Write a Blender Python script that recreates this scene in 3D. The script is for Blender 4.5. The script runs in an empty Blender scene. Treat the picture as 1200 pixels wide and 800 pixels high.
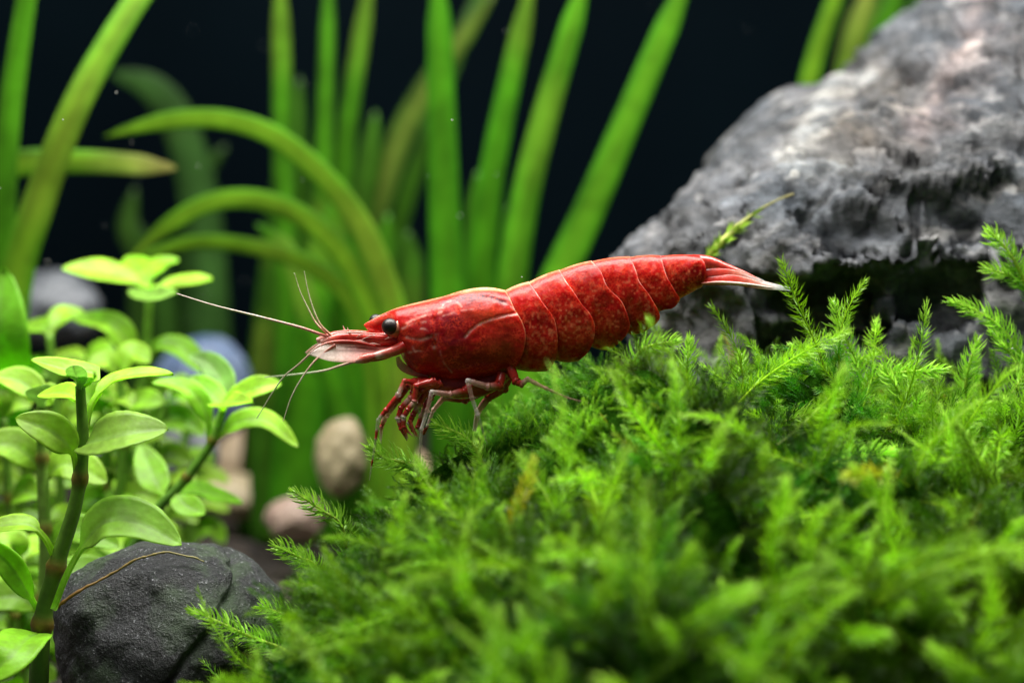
import bpy, math, random
import numpy as np
from mathutils import Vector

# ------------------------------------------------------------------ camera, world, lamps, exposure
# 1 unit = 1 cm (a close-up in a planted aquarium)
sc = bpy.context.scene
sc.unit_settings.system = 'METRIC'
sc.unit_settings.scale_length = 0.01
col = sc.collection
DIST, PITCH, HALF_W = 14.0, math.radians(4.0), 3.0
TANH = HALF_W / DIST

cam_d = bpy.data.cameras.new('camera')
cam = bpy.data.objects.new('camera', cam_d)
col.objects.link(cam)
cam.location = (0, -DIST * math.cos(PITCH), DIST * math.sin(PITCH))
cam.rotation_euler = (math.pi / 2 - PITCH, 0, 0)
cam_d.sensor_width = 36.0
cam_d.lens = 18.0 / TANH
cam_d.clip_start = 0.05
cam_d.clip_end = 400
cam_d.dof.use_dof = True
cam_d.dof.focus_distance = DIST - 0.06
cam_d.dof.aperture_fstop = 0.32
sc.camera = cam

world = bpy.data.worlds.new('World')
sc.world = world
world.use_nodes = True
bg = world.node_tree.nodes['Background']
bg.inputs[0].default_value = (0.35, 0.55, 0.75, 1)
bg.inputs[1].default_value = 0.06

def area_lamp(name, loc, target, sx, sy, power, color):
    d = bpy.data.lights.new(name, 'AREA')
    d.shape = 'RECTANGLE'; d.size = sx; d.size_y = sy
    d.energy = power; d.color = color
    o = bpy.data.objects.new(name, d); col.objects.link(o)
    o.location = loc
    o.rotation_euler = (Vector(target) - Vector(loc)).to_track_quat('-Z', 'Y').to_euler()
    return o
area_lamp('tank_lamp', (-0.4, 1.7, 10.0), (-0.3, 0.5, 0), 17, 6, 5600, (1.0, 0.98, 0.93))
area_lamp('front_lamp', (-2.5, -5.5, 11.5), (0, -0.4, -0.3), 5, 3, 560, (1.0, 0.97, 0.92))

sc.view_settings.view_transform = 'Standard'
sc.view_settings.look = 'None'
sc.view_settings.exposure = 0.15
sc.view_settings.gamma = 1.0
sc.view_settings.use_curve_mapping = False
sc.render.engine = 'CYCLES'
sc.cycles.use_denoising = True
sc.cycles.max_bounces = 8
sc.cycles.transparent_max_bounces = 16
sc.cycles.sample_clamp_indirect = 6.0

# ------------------------------------------------------------------ helpers
random.seed(4); RNG = np.random.default_rng(11)
CAM = np.array(cam.location)
FWD = np.array([0, math.cos(PITCH), -math.sin(PITCH)])
UPV = np.array([0, math.sin(PITCH), math.cos(PITCH)])
RGT = np.array([1.0, 0, 0])

def P(px, py, Y=0.0):
    """layout aid: the point of the upright plane y = Y seen at a spot of the 1200 x 800 photograph"""
    d = FWD + RGT * ((px - 600) / 600 * TANH) + UPV * ((400 - py) / 600 * TANH)
    return CAM + d * ((Y - CAM[1]) / d[1])

def PA(px, py, Y):
    px = np.asarray(px, float); py = np.asarray(py, float); Y = np.broadcast_to(np.asarray(Y, float), px.shape)
    d = FWD + px[..., None] * 0 + RGT * ((px - 600) / 600 * TANH)[..., None] + UPV * ((400 - py) / 600 * TANH)[..., None]
    return CAM + d * ((Y - CAM[1]) / d[..., 1])[..., None]

def unit(v):
    v = np.asarray(v, float)
    return v / np.maximum(np.linalg.norm(v, axis=-1, keepdims=True), 1e-12)

_perm = np.random.default_rng(3).permutation(256)
_perm = np.concatenate([_perm, _perm, _perm])
_val = np.random.default_rng(5).uniform(-1, 1, 256)
def vnoise(p):
    p = np.asarray(p, float)
    i = np.floor(p).astype(int); f = p - i; f = f * f * f * (f * (f * 6 - 15) + 10); i &= 255
    out = 0
    for a in (0, 1):
        wa = f[..., 0] if a else 1 - f[..., 0]
        for b in (0, 1):
            wb = f[..., 1] if b else 1 - f[..., 1]
            for c in (0, 1):
                wc = f[..., 2] if c else 1 - f[..., 2]
                h = _perm[_perm[_perm[(i[..., 0] + a) & 255] + ((i[..., 1] + b) & 255)] + ((i[..., 2] + c) & 255)]
                out = out + wa * wb * wc * _val[h]
    return out
def fbm(p, octv=4, gain=0.5):
    p = np.asarray(p, float); s = 0; a = 1.0
    for k in range(octv):
        s = s + a * vnoise(p + 17.3 * k); p = p * 2.03; a *= gain
    return s

def mk(name, verts, quads, tris, mat, parent=None, cols=None, smooth=True, origin=None):
    """one mesh object from arrays; origin = where its own origin sits"""
    verts = np.asarray(verts, float).reshape(-1, 3)
    if origin is not None: verts = verts - np.asarray(origin)
    quads = np.asarray(quads, np.int32).reshape(-1, 4) if quads is not None and len(quads) else np.zeros((0, 4), np.int32)
    tris = np.asarray(tris, np.int32).reshape(-1, 3) if tris is not None and len(tris) else np.zeros((0, 3), np.int32)
    me = bpy.data.meshes.new(name)
    nq, nt = len(quads), len(tris)
    me.vertices.add(len(verts)); me.vertices.foreach_set('co', verts.astype(np.float32).ravel())
    me.loops.add(nq * 4 + nt * 3)
    me.loops.foreach_set('vertex_index', np.concatenate([quads.ravel(), tris.ravel()]).astype(np.int32))
    me.polygons.add(nq + nt)
    ls = np.concatenate([np.arange(nq) * 4, nq * 4 + np.arange(nt) * 3]).astype(np.int32)
    me.polygons.foreach_set('loop_start', ls)
    if smooth: me.polygons.foreach_set('use_smooth', np.ones(nq + nt, bool))
    me.update(calc_edges=True)
    if cols is not None:
        c = np.asarray(cols, float)
        if c.ndim == 1: c = np.tile(c, (len(verts), 1))
        if c.shape[1] == 3: c = np.hstack([c, np.ones((len(c), 1))])
        at = me.attributes.new('tint', 'FLOAT_COLOR', 'POINT')
        at.data.foreach_set('color', c.astype(np.float32).ravel())
    me.validate()
    o = bpy.data.objects.new(name, me); col.objects.link(o)
    if mat: me.materials.append(mat)
    if origin is not None: o.location = tuple(origin)
    if parent is not None:
        o.parent = parent
        w = Vector((0, 0, 0)); p = parent
        while p is not None: w = w + p.location; p = p.parent
        o.location = Vector(o.location) - w
    return o

def empty(name, loc):
    o = bpy.data.objects.new(name, None); col.objects.link(o)
    o.location = tuple(loc); o.empty_display_size = 0.1
    return o
def tag(o, label=None, cat=None, group=None, kind=None):
    for k, v in (('label', label), ('category', cat), ('group', group), ('kind', kind)):
        if v: o[k] = v
    return o

def smooth_path(pts, n):
    """Catmull-Rom through the points, n samples evenly along"""
    p = np.asarray(pts, float)
    if len(p) == 2:
        q = p[0] + (p[1] - p[0]) * np.linspace(0, 1, n)[:, None]; return q
    e = np.vstack([2 * p[0] - p[1], p, 2 * p[-1] - p[-2]])
    out = []
    for i in range(len(p) - 1):
        t = np.linspace(0, 1, 24, endpoint=False)[:, None]
        a, b, c, d = e[i], e[i + 1], e[i + 2], e[i + 3]
        out.append(0.5 * (2 * b + (c - a) * t + (2 * a - 5 * b + 4 * c - d) * t ** 2 + (3 * b - a - 3 * c + d) * t ** 3))
    q = np.vstack(out + [p[-1:]])
    s = np.concatenate([[0], np.cumsum(np.linalg.norm(np.diff(q, axis=0), axis=1))])
    u = np.linspace(0, s[-1], n)
    return np.stack([np.interp(u, s, q[:, k]) for k in range(q.shape[1])], 1)

def frames(q, hint):
    t = unit(np.gradient(q, axis=0))
    n = np.zeros_like(q); v = np.asarray(hint, float)
    for i in range(len(q)):
        v = v - t[i] * v.dot(t[i])
        if np.linalg.norm(v) < 1e-6: v = np.cross(t[i], [0.3, 0.5, 0.8])
        v = unit(v); n[i] = v
    return t, n, np.cross(t, n)

def tube(q, ra, rb=None, sides=8, hint=(0, -1, 0.2)):
    """closed tube; ra along the hint normal, rb across"""
    q = np.asarray(q, float); n = len(q)
    ra = np.broadcast_to(np.asarray(ra, float), (n,)); rb = ra if rb is None else np.broadcast_to(np.asarray(rb, float), (n,))
    t, nn, bb = frames(q, hint)
    a = np.arange(sides) / sides * 2 * math.pi
    v = q[:, None] + nn[:, None] * (np.cos(a)[None, :, None] * ra[:, None, None]) + bb[:, None] * (np.sin(a)[None, :, None] * rb[:, None, None])
    v = v.reshape(-1, 3)
    i = np.arange(n - 1)[:, None] * sides; j = np.arange(sides)[None]; j2 = (j + 1) % sides
    quads = np.stack([i + j, i + j2, i + sides + j2, i + sides + j], -1).reshape(-1, 4)
    v = np.vstack([v, q[:1], q[-1:]])
    c0, c1 = n * sides, n * sides + 1
    tr = [[c0, (k + 1) % sides, k] for k in range(sides)] + [[c1, (n - 1) * sides + k, (n - 1) * sides + (k + 1) % sides] for k in range(sides)]
    par = np.concatenate([np.repeat(np.linspace(0, 1, n), sides), [0, 1]])
    return v, quads, np.array(tr), par

def seg_dist(px, py, line):
    d = np.full(px.shape, 1e9); ln = np.asarray(line, float)
    for (x0, y0), (x1, y1) in zip(ln[:-1], ln[1:]):
        vx, vy = x1 - x0, y1 - y0; t = np.clip(((px - x0) * vx + (py - y0) * vy) / (vx * vx + vy * vy), 0, 1)
        d = np.minimum(d, np.hypot(px - x0 - t * vx, py - y0 - t * vy))
    return d

class Bag:
    def __init__(s): s.v = []; s.q = []; s.t = []; s.c = []; s.n = 0
    def add(s, v, q, t, c):
        v = np.asarray(v, float).reshape(-1, 3)
        if q is not None and len(q): s.q.append(np.asarray(q) + s.n)
        if t is not None and len(t): s.t.append(np.asarray(t) + s.n)
        c = np.asarray(c, float); c = np.tile(c, (len(v), 1)) if c.ndim == 1 else c
        s.v.append(v); s.c.append(c); s.n += len(v)
    def build(s, name, mat, parent=None, origin=None, smooth=True):
        return mk(name, np.vstack(s.v), np.vstack(s.q) if s.q else None, np.vstack(s.t) if s.t else None, mat, parent, np.vstack(s.c), smooth, origin)

# ------------------------------------------------------------------ materials
class NT:
    def __init__(s, name):
        s.m = bpy.data.materials.new(name); s.m.use_nodes = True
        s.t = s.m.node_tree; s.n = s.t.nodes; s.l = s.t.links
        s.p = s.n['Principled BSDF']; s.out = s.n['Material Output']
    def node(s, kind, **kw):
        x = s.n.new(kind)
        for k, v in kw.items():
            if hasattr(x, k): setattr(x, k, v)
            else: x.inputs[k.replace('_', ' ')].default_value = v
        return x
    def link(s, a, b): s.l.new(a, b)
    def attr(s, name='tint'): return s.node('ShaderNodeAttribute', attribute_name=name)
    def coord(s): return s.node('ShaderNodeTexCoord').outputs['Object']
    def noise(s, scale, detail=4, rough=0.55, co=None):
        x = s.node('ShaderNodeTexNoise', Scale=scale, Detail=detail, Roughness=rough)
        s.link(co or s.coord(), x.inputs['Vector']); return x.outputs['Fac']
    def ramp(s, fac, stops):
        x = s.node('ShaderNodeValToRGB'); e = x.color_ramp.elements
        while len(e) < len(stops): e.new(0.5)
        for k, (p, c) in enumerate(stops): e[k].position = p; e[k].color = (*c, 1) if len(c) == 3 else c
        s.link(fac, x.inputs[0]); return x.outputs[0]
    def mix(s, a, b, fac, mode='MIX'):
        x = s.node('ShaderNodeMix', data_type='RGBA', blend_type=mode)
        for sock, v in ((x.inputs[6], a), (x.inputs[7], b), (x.inputs[0], fac)):
            if hasattr(v, 'is_output'): s.link(v, sock)
            else: sock.default_value = (*v, 1) if isinstance(v, tuple) and len(v) == 3 else v
        return x.outputs[2]
    def bump(s, h, strength=0.3, dist=0.02):
        x = s.node('ShaderNodeBump', Strength=strength, Distance=dist)
        s.link(h, x.inputs['Height']); s.link(x.outputs[0], s.p.inputs['Normal']); return x.outputs[0]
    def set(s, **kw):
        for k, v in kw.items(): s.p.inputs[k.replace('_', ' ')].default_value = v

def leafy(name, trans=0.4, rough=0.4, spec=0.4, nscale=6.0, namt=0.35, bscale=None, bstr=0.2):
    N = NT(name); a = N.attr().outputs['Color']
    f = N.ramp(N.noise(nscale, 3), [(0.3, (1 - namt,) * 3), (0.7, (1 + namt * 0.6,) * 3)])
    c = N.mix(a, f, 1.0, 'MULTIPLY')
    N.link(c, N.p.inputs['Base Color']); N.set(Roughness=rough); N.p.inputs['Specular IOR Level'].default_value = spec
    if bscale: N.bump(N.noise(bscale, 3), bstr, 0.01)
    tr = N.node('ShaderNodeBsdfTranslucent'); N.link(c, tr.inputs[0])
    mx = N.node('ShaderNodeMixShader'); mx.inputs[0].default_value = trans
    N.link(N.p.outputs[0], mx.inputs[1]); N.link(tr.outputs[0], mx.inputs[2]); N.link(mx.outputs[0], N.out.inputs[0])
    return N.m
M_MOSS = leafy('moss_leaf', 0.45, 0.42, 0.3, 3.0, 0.35)
M_LEAF = leafy('stem_plant_leaf', 0.6, 0.4, 0.4, 8.0, 0.28, 30.0, 0.25)
M_STEM = leafy('plant_stem', 0.15, 0.4, 0.4, 12.0, 0.25, 40.0, 0.2)
M_BLADE = leafy('grass_blade', 0.5, 0.42, 0.25, 3.5, 0.3)

def mat_shell():
    N = NT('shrimp_shell'); a = N.attr().outputs['Color']; co = N.coord()
    vor = N.node('ShaderNodeTexVoronoi', Scale=78.0, feature='F1'); N.link(co, vor.inputs['Vector'])
    wob = N.noise(14, 4, 0.6, co)
    # chromatophore speckle: orange flesh shows between red pigment cells
    sp = N.ramp(vor.outputs['Distance'], [(0.36, (0, 0, 0)), (0.66, (1, 1, 1))])
    patch = N.ramp(wob, [(0.42, (0, 0, 0)), (0.66, (1, 1, 1))])
    m1 = N.node('ShaderNodeMath', operation='MULTIPLY'); N.link(sp, m1.inputs[0]); N.link(patch, m1.inputs[1])
    m2 = N.node('ShaderNodeMath', operation='MULTIPLY'); N.link(m1.outputs[0], m2.inputs[0]); m2.inputs[1].default_value = 0.75
    c = N.mix(a, (0.80, 0.075, 0.03), m2.outputs[0])
    fine = N.ramp(N.noise(60, 5, 0.65, co), [(0.3, (0.75, 0.7, 0.7)), (0.7, (1.18, 1.15, 1.15))])
    c = N.mix(c, fine, 1.0, 'MULTIPLY')
    big = N.ramp(N.noise(5.5, 3, 0.5, co), [(0.3, (0.78, 0.7, 0.7)), (0.7, (1.2, 1.2, 1.2))])
    c = N.mix(c, big, 1.0, 'MULTIPLY')
    N.link(c, N.p.inputs['Base Color'])
    N.set(Roughness=0.26); N.p.inputs['Specular IOR Level'].default_value = 0.2
    N.p.inputs['Subsurface Weight'].default_value = 0.55
    N.p.inputs['Subsurface Radius'].default_value = (1.0, 0.22, 0.12)
    N.p.inputs['Subsurface Scale'].default_value = 0.09
    h = N.node('ShaderNodeMath', operation='ADD'); N.link(N.noise(45, 4, 0.6, co), h.inputs[0]); h.inputs[1].default_value = 0.0
    N.bump(h.outputs[0], 0.35, 0.008)
    return N.m
M_SHELL = mat_shell()
def mat_limb():
    """tint alpha = how much pigment: the rest is clear, glassy shell"""
    N = NT('shrimp_limb'); at = N.attr(); co = N.coord()
    f = N.ramp(N.noise(50, 3, 0.6, co), [(0.3, (0.75, 0.7, 0.7)), (0.7, (1.2, 1.2, 1.2))])
    N.link(N.mix(at.outputs['Color'], f, 1.0, 'MULTIPLY'), N.p.inputs['Base Color'])
    N.set(Roughness=0.22); N.p.inputs['Specular IOR Level'].default_value = 0.6
    tr = N.node('ShaderNodeBsdfTransparent'); tr.inputs[0].default_value = (0.95, 0.93, 0.9, 1)
    mx = N.node('ShaderNodeMixShader'); N.link(at.outputs['Alpha'], mx.inputs[0])
    N.link(tr.outputs[0], mx.inputs[1]); N.link(N.p.outputs[0], mx.inputs[2]); N.link(mx.outputs[0], N.out.inputs[0])
    N.bump(N.noise(60, 3, 0.6, co), 0.2, 0.008)
    return N.m
M_LIMB = mat_limb()
def mat_eye():
    N = NT('shrimp_eye'); vor = N.node('ShaderNodeTexVoronoi', Scale=120.0); N.link(N.coord(), vor.inputs['Vector'])
    N.link(N.ramp(vor.outputs['Distance'], [(0.1, (0.022, 0.012, 0.007)), (0.6, (0.006, 0.004, 0.003))]), N.p.inputs['Base Color'])
    N.set(Roughness=0.42); N.bump(vor.outputs['Distance'], 0.15, 0.004)
    return N.m
M_EYE = mat_eye()

def mat_rock():
    N = NT('grey_rock'); mp = N.node('ShaderNodeMapping'); N.link(N.coord(), mp.inputs['Vector'])
    mp.inputs['Rotation'].default_value = (0.3, math.radians(30), 0); mp.inputs['Scale'].default_value = (0.75, 1.0, 1.7); co = mp.outputs[0]
    n1 = N.noise(1.1, 6, 0.6, co); n2 = N.noise(3.6, 9, 0.66, co); n3 = N.noise(26, 6, 0.7, co)
    c = N.ramp(n2, [(0.30, (0.025, 0.027, 0.030)), (0.44, (0.09, 0.093, 0.098)), (0.57, (0.18, 0.184, 0.19)), (0.72, (0.42, 0.42, 0.42))])
    c = N.mix(c, N.ramp(n1, [(0.34, (0.52, 0.60, 0.68)), (0.5, (0.86, 0.89, 0.93)), (0.64, (1.05, 1.02, 0.98))]), 1.0, 'MULTIPLY')
    c = N.mix(c, N.ramp(n3, [(0.3, (0.62, 0.62, 0.63)), (0.62, (1.15, 1.15, 1.15))]), 1.0, 'MULTIPLY')
    w = N.node('ShaderNodeTexNoise', Scale=0.8, Detail=5.0, Distortion=1.4); N.link(co, w.inputs['Vector'])
    vein = N.ramp(w.outputs['Fac'], [(0.475, (0, 0, 0)), (0.5, (1, 1, 1)), (0.525, (0, 0, 0))])
    c = N.mix(c, (0.5, 0.48, 0.46), N.mix((0, 0, 0), vein, 0.25))
    pt = N.ramp(N.noise(2.6, 4, 0.6, co), [(0.58, (0, 0, 0)), (0.66, (1, 1, 1))])
    c = N.mix(c, (0.58, 0.57, 0.55), N.mix((0, 0, 0), pt, 0.55))
    c = N.mix(c, N.attr().outputs['Color'], 1.0, 'MULTIPLY')
    N.link(c, N.p.inputs['Base Color']); N.set(Roughness=0.62); N.p.inputs['Specular IOR Level'].default_value = 0.35
    h = N.node('ShaderNodeMath', operation='ADD'); N.link(n2, h.inputs[0]); N.link(n3, h.inputs[1])
    N.bump(h.outputs[0], 0.9, 0.07)
    return N.m
M_ROCK = mat_rock()
def mat_cobble():
    N = NT('dark_cobble'); co = N.coord()
    n2 = N.noise(9, 8, 0.7, co); n3 = N.noise(52, 4, 0.7, co)
    c = N.ramp(n3, [(0.36, (0.004, 0.005, 0.006)), (0.54, (0.012, 0.013, 0.015)), (0.63, (0.045, 0.046, 0.05)), (0.71, (0.55, 0.55, 0.58))])
    c = N.mix(c, N.ramp(n2, [(0.35, (0.6, 0.6, 0.62)), (0.7, (1.5, 1.5, 1.55))]), 1.0, 'MULTIPLY')
    al = N.ramp(N.noise(2.2, 5, 0.6, co), [(0.48, (0, 0, 0)), (0.66, (1, 1, 1))])
    c = N.mix(c, (0.045, 0.10, 0.02), N.mix((0, 0, 0), al, 0.55))
    N.link(c, N.p.inputs['Base Color']); N.set(Roughness=0.5)
    h = N.node('ShaderNodeMath', operation='ADD'); N.link(n2, h.inputs[0]); N.link(n3, h.inputs[1])
    N.bump(h.outputs[0], 0.7, 0.045)
    return N.m
M_COB = mat_cobble()
def mat_pebble(name, c0, c1):
    N = NT(name); co = N.coord()
    c = N.ramp(N.noise(2.5, 6, 0.6, co), [(0.3, c0), (0.7, c1)])
    N.link(c, N.p.inputs['Base Color']); N.set(Roughness=0.5); N.bump(N.noise(14, 5, 0.6, co), 0.4, 0.05)
    return N.m
def mat_soil():
    N = NT('dark_soil'); co = N.coord()
    vor = N.node('ShaderNodeTexVoronoi', Scale=7.0); N.link(co, vor.inputs['Vector'])
    c = N.mix(N.ramp(vor.outputs['Color'], [(0.2, (0.010, 0.007, 0.005)), (0.8, (0.05, 0.036, 0.026))]), N.ramp(N.noise(30, 4), [(0.3, (0.5,) * 3), (0.7, (1.3,) * 3)]), 1.0, 'MULTIPLY')
    N.link(c, N.p.inputs['Base Color']); N.set(Roughness=0.85); N.bump(vor.outputs['Distance'], 0.8, 0.08)
    return N.m
def mat_back():
    N = NT('tank_back'); c = N.ramp(N.noise(0.12, 4), [(0.3, (0.002, 0.007, 0.012)), (0.7, (0.006, 0.018, 0.026))])
    N.link(c, N.p.inputs['Base Color']); N.set(Roughness=0.7); N.p.inputs['Specular IOR Level'].default_value = 0.1
    return N.m

# ------------------------------------------------------------------ setting: substrate and tank back
def grid_faces(nu, nv, wrap=False):
    i = np.arange(nu - 1)[:, None]; j = np.arange(nv if wrap else nv - 1)[None]; j2 = (j + 1) % nv
    return np.stack([i * nv + j, i * nv + j2, (i + 1) * nv + j2, (i + 1) * nv + j], -1).reshape(-1, 4)

GZ = -2.35
gx, gy = np.meshgrid(np.linspace(-16, 16, 140), np.linspace(-6, 18, 110), indexing='ij')
gz = GZ + 0.10 * fbm(np.stack([gx * 0.6, gy * 0.6, gx * 0], -1), 3) + 0.05 * vnoise(np.stack([gx * 4, gy * 4, gx * 0 + 3], -1))
tag(mk('substrate', np.stack([gx, gy, gz], -1), grid_faces(140, 110)[:, ::-1], None, mat_soil()), kind='structure')
bx = np.array([[-20, 17.6, -3], [20, 17.6, -3], [20, 17.6, 16], [-20, 17.6, 16], [-20, 18.2, -3], [20, 18.2, -3], [20, 18.2, 16], [-20, 18.2, 16]], float)
tag(mk('tank_back_wall', bx, [[0, 1, 2, 3], [5, 4, 7, 6], [3, 2, 6, 7], [1, 0, 4, 5], [4, 0, 3, 7], [1, 5, 6, 2]], None, mat_back(), smooth=False), kind='structure')

# ------------------------------------------------------------------ large grey rock
def build_rock():
    rows = [
        [(760, 700, 5.0), (800, 700, 6.0), (860, 700, 6.6), (930, 700, 7), (1010, 700, 7.2), (1100, 700, 7.4), (1180, 700, 7.6), (1260, 700, 7.8), (1380, 700, 8), (1520, 700, 8)],
        [(724, 340, 3.4), (762, 310, 4.2), (814, 262, 4.8), (880, 190, 5.2), (950, 150, 5.5), (1035, 105, 5.8), (1110, 60, 6.0), (1210, 0, 6.2), (1330, -80, 6.4), (1480, -130, 6.4)],
        [(716, 312, 2.5), (752, 276, 2.9), (800, 228, 3.2), (866, 168, 3.5), (942, 119, 3.8), (1032, 64, 4.1), (1105, 3, 4.4), (1205, -60, 4.7), (1325, -140, 5.0), (1470, -190, 5.2)],
        [(713, 310, 2.2), (756, 278, 2.3), (806, 238, 2.5), (876, 182, 2.8), (954, 138, 3.1), (1044, 86, 3.4), (1118, 30, 3.6), (1215, -30, 3.9), (1335, -105, 4.2), (1480, -150, 4.5)],
        [(714, 310, 1.95), (765, 280, 1.78), (828, 246, 1.85), (900, 204, 2.0), (985, 158, 2.2), (1075, 112, 2.5), (1150, 74, 2.7), (1240, 20, 2.9), (1350, -50, 3.2), (1490, -90, 3.5)],
        [(714, 308, 1.75), (768, 284, 1.50), (850, 258, 1.50), (930, 226, 1.5), (1010, 206, 1.6), (1090, 168, 1.75), (1160, 128, 1.9), (1250, 80, 2.1), (1360, 20, 2.4), (1500, -20, 2.7)],
        [(722, 318, 1.65), (785, 318, 1.38), (868, 292, 1.34), (940, 266, 1.36), (1020, 252, 1.38), (1105, 238, 1.42), (1178, 214, 1.52), (1262, 186, 1.65), (1365, 156, 1.6), (1510, 130, 1.9)],
        [(738, 338, 1.66), (795, 342, 1.40), (880, 326, 1.30), (952, 314, 1.20), (1032, 310, 1.18), (1118, 304, 1.16), (1190, 290, 1.2), (1270, 274, 1.35), (1372, 250, 1.6), (1516, 240, 1.9)],
        [(752, 362, 1.75), (804, 366, 1.36), (888, 354, 1.38), (960, 346, 1.46), (1040, 343, 1.44), (1130, 340, 1.32), (1200, 332, 1.3), (1280, 318, 1.5), (1376, 305, 2.0), (1520, 300, 2.2)],
        [(766, 400, 1.65), (810, 412, 1.36), (892, 405, 1.34), (962, 400, 1.32), (1042, 400, 1.3), (1132, 400, 1.26), (1202, 400, 1.26), (1282, 400, 1.5), (1380, 400, 1.9), (1524, 400, 2.1)],
        [(774, 560, 1.6), (815, 600, 1.35), (892, 640, 1.3), (962, 660, 1.3), (1042, 660, 1.3), (1132, 660, 1.3), (1202, 660, 1.3), (1282, 660, 1.4), (1380, 660, 1.7), (1524, 660, 1.9)],
        [(790, 760, 2.2), (820, 790, 2.0), (892, 800, 2.0), (962, 800, 2.0), (1042, 800, 2.0), (1132, 800, 2.0), (1202, 800, 2.0), (1282, 800, 2.0), (1380, 800, 2.0), (1524, 800, 2.0)],
    ]
    C = np.array([[P(*q) for q in r] for r in rows])          # v, u
    NU, NV = 290, 290
    A = np.array([smooth_path(r, NU) for r in C])             # v, NU
    G = np.array([smooth_path(A[:, k], NV) for k in range(NU)])  # NU, NV
    def nrm(G):
        return unit(np.cross(np.gradient(G, axis=1), np.gradient(G, axis=0)))
    n = nrm(G)
    if n[130, 130].dot([0, -1, 0.3]) < 0: n = -n
    def facets(Q, num, seed):
        # broken faces: nearest of many seeds, each tilting its own way
        r = np.random.default_rng(seed); lo = Q.reshape(-1, 3).min(0); hi = Q.reshape(-1, 3).max(0)
        cen = Q.reshape(-1, 3)[r.integers(0, NU * NV, num)]; g = r.normal(0, 1, (num, 3))
        best = np.full(Q.shape[:2], 1e9); out = np.zeros(Q.shape[:2])
        W = Q + 0.12 * np.stack([vnoise(Q * 2.4 + k) for k in (3, 13, 23)], -1)
        for c, gg in zip(cen, g):
            dd = ((W - c) ** 2).sum(-1); m = dd < best
            out = np.where(m, ((W - c) * gg).sum(-1), out); best = np.where(m, dd, best)
        return np.clip(out, -0.6, 0.6)
    d = 0.05 * fbm(G * 1.3, 3) + (0.30 * facets(G, 80, 4) + 0.17 * facets(G, 420, 6)) * np.interp(np.arange(NV), np.array([0, .28, .46, .54, 1]) * NV, [1, .55, .6, 1.1, 1])[None] + 0.05 * (0.22 - np.abs(fbm(G * 2.6 + 9, 4))) - 0.03
    d = np.minimum(d - 0.03, 0.03)
    G = G + n * d[..., None]; n = nrm(G)
    if n[130, 130].dot([0, -1, 0.3]) < 0: n = -n
    G = G + n * (0.042 * fbm(G * 6.5, 4, 0.62) * np.interp(np.arange(NV), np.array([0, .30, .46, .55, 1]) * NV, [1, .45, .5, 1.2, 1])[None])[..., None]
    V = G.reshape(-1, 3)
    q = grid_faces(NU, NV, True)
    cl = G[0].mean(0); cr = G[-1].mean(0)
    V = np.vstack([V, [cl], [cr]]); k = NU * NV
    j = np.arange(NV); j2 = (j + 1) % NV
    t = np.vstack([np.stack([j * 0 + k, j2, j], 1), np.stack([j * 0 + k + 1, (NU - 1) * NV + j, (NU - 1) * NV + j2], 1)])
    # mineral veins and tonal patches, plus a hole's shade painted in
    rel = V - CAM; dp = rel @ FWD; qx = 600 + (rel @ RGT) / dp / TANH * 600; qy = 400 - (rel @ UPV) / dp / TANH * 600
    wob = 9 * fbm(V * 2.5 + 3, 3); qx2, qy2 = qx + wob, qy + 9 * fbm(V * 2.5 + 40, 3)
    ti = np.ones((len(V), 3)) * np.array([0.98, 0.98, 1.0])
    def paint(ti, line, wd, colr, amt):
        f = np.clip(amt * np.exp(-(seg_dist(qx2, qy2, line) / wd) ** 2) * (0.95 + 0.5 * fbm(V * 6 + 8, 3)), 0, 1)[:, None]
        return ti * (1 - f) + np.array(colr) * f
    for line, wd, colr, amt in (
            ([(985, 60), (1060, 130), (1010, 165), (960, 150)], 42, (0.72, 0.62, 0.52), .8), ([(1150, -20), (1135, 60), (1105, 95), (1080, 150)], 13, (2.0, 1.6, 1.48), 1.1),
            ([(1170, 40), (1120, 120), (1085, 150)], 30, (0.80, 0.66, 0.66), .6), ([(972, 95), (964, 126), (942, 160), (928, 182)], 15, (2.3, 2.25, 2.1), 1.1), ([(925, 185), (950, 195), (980, 190)], 12, (2.2, 2.15, 2.0), 1.0),
            ([(1006, 92), (1020, 88)], 9, (3.0, 3.0, 2.9), 1.2), ([(990, 203), (1004, 208)], 8, (0.25, 0.18, 0.08), .9), ([(1095, 268), (1130, 248), (1172, 224), (1215, 190)], 10, (2.0, 1.95, 1.9), 1.0),  # middle one: dark spot painted as the shade of a hole
            ([(780, 230), (800, 260), (830, 280)], 22, (0.38, 0.40, 0.42), .7), ([(820, 190), (870, 175), (900, 150)], 16, (0.5, 0.5, 0.5), .6), ([(1030, 240), (1080, 200), (1180, 150)], 14, (0.45, 0.48, 0.50), .7),
            ([(905, 240), (950, 232), (1000, 222)], 16, (1.25, 1.32, 1.38), .7), ([(1120, 190), (1180, 175), (1215, 150)], 16, (0.4, 0.4, 0.42), .6), ([(1010, 250), (1060, 270), (1100, 262)], 18, (0.5, 0.5, 0.52), .6)):
        ti = paint(ti, line, wd, colr, amt)
    o = mk('grey_rock', V, q, t, M_ROCK, cols=ti, origin=P(1040, 660, 3.0))
    tag(o, 'large sloping grey rock with pale veins and a dark hollow behind the moss', 'rock')
build_rock()

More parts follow.
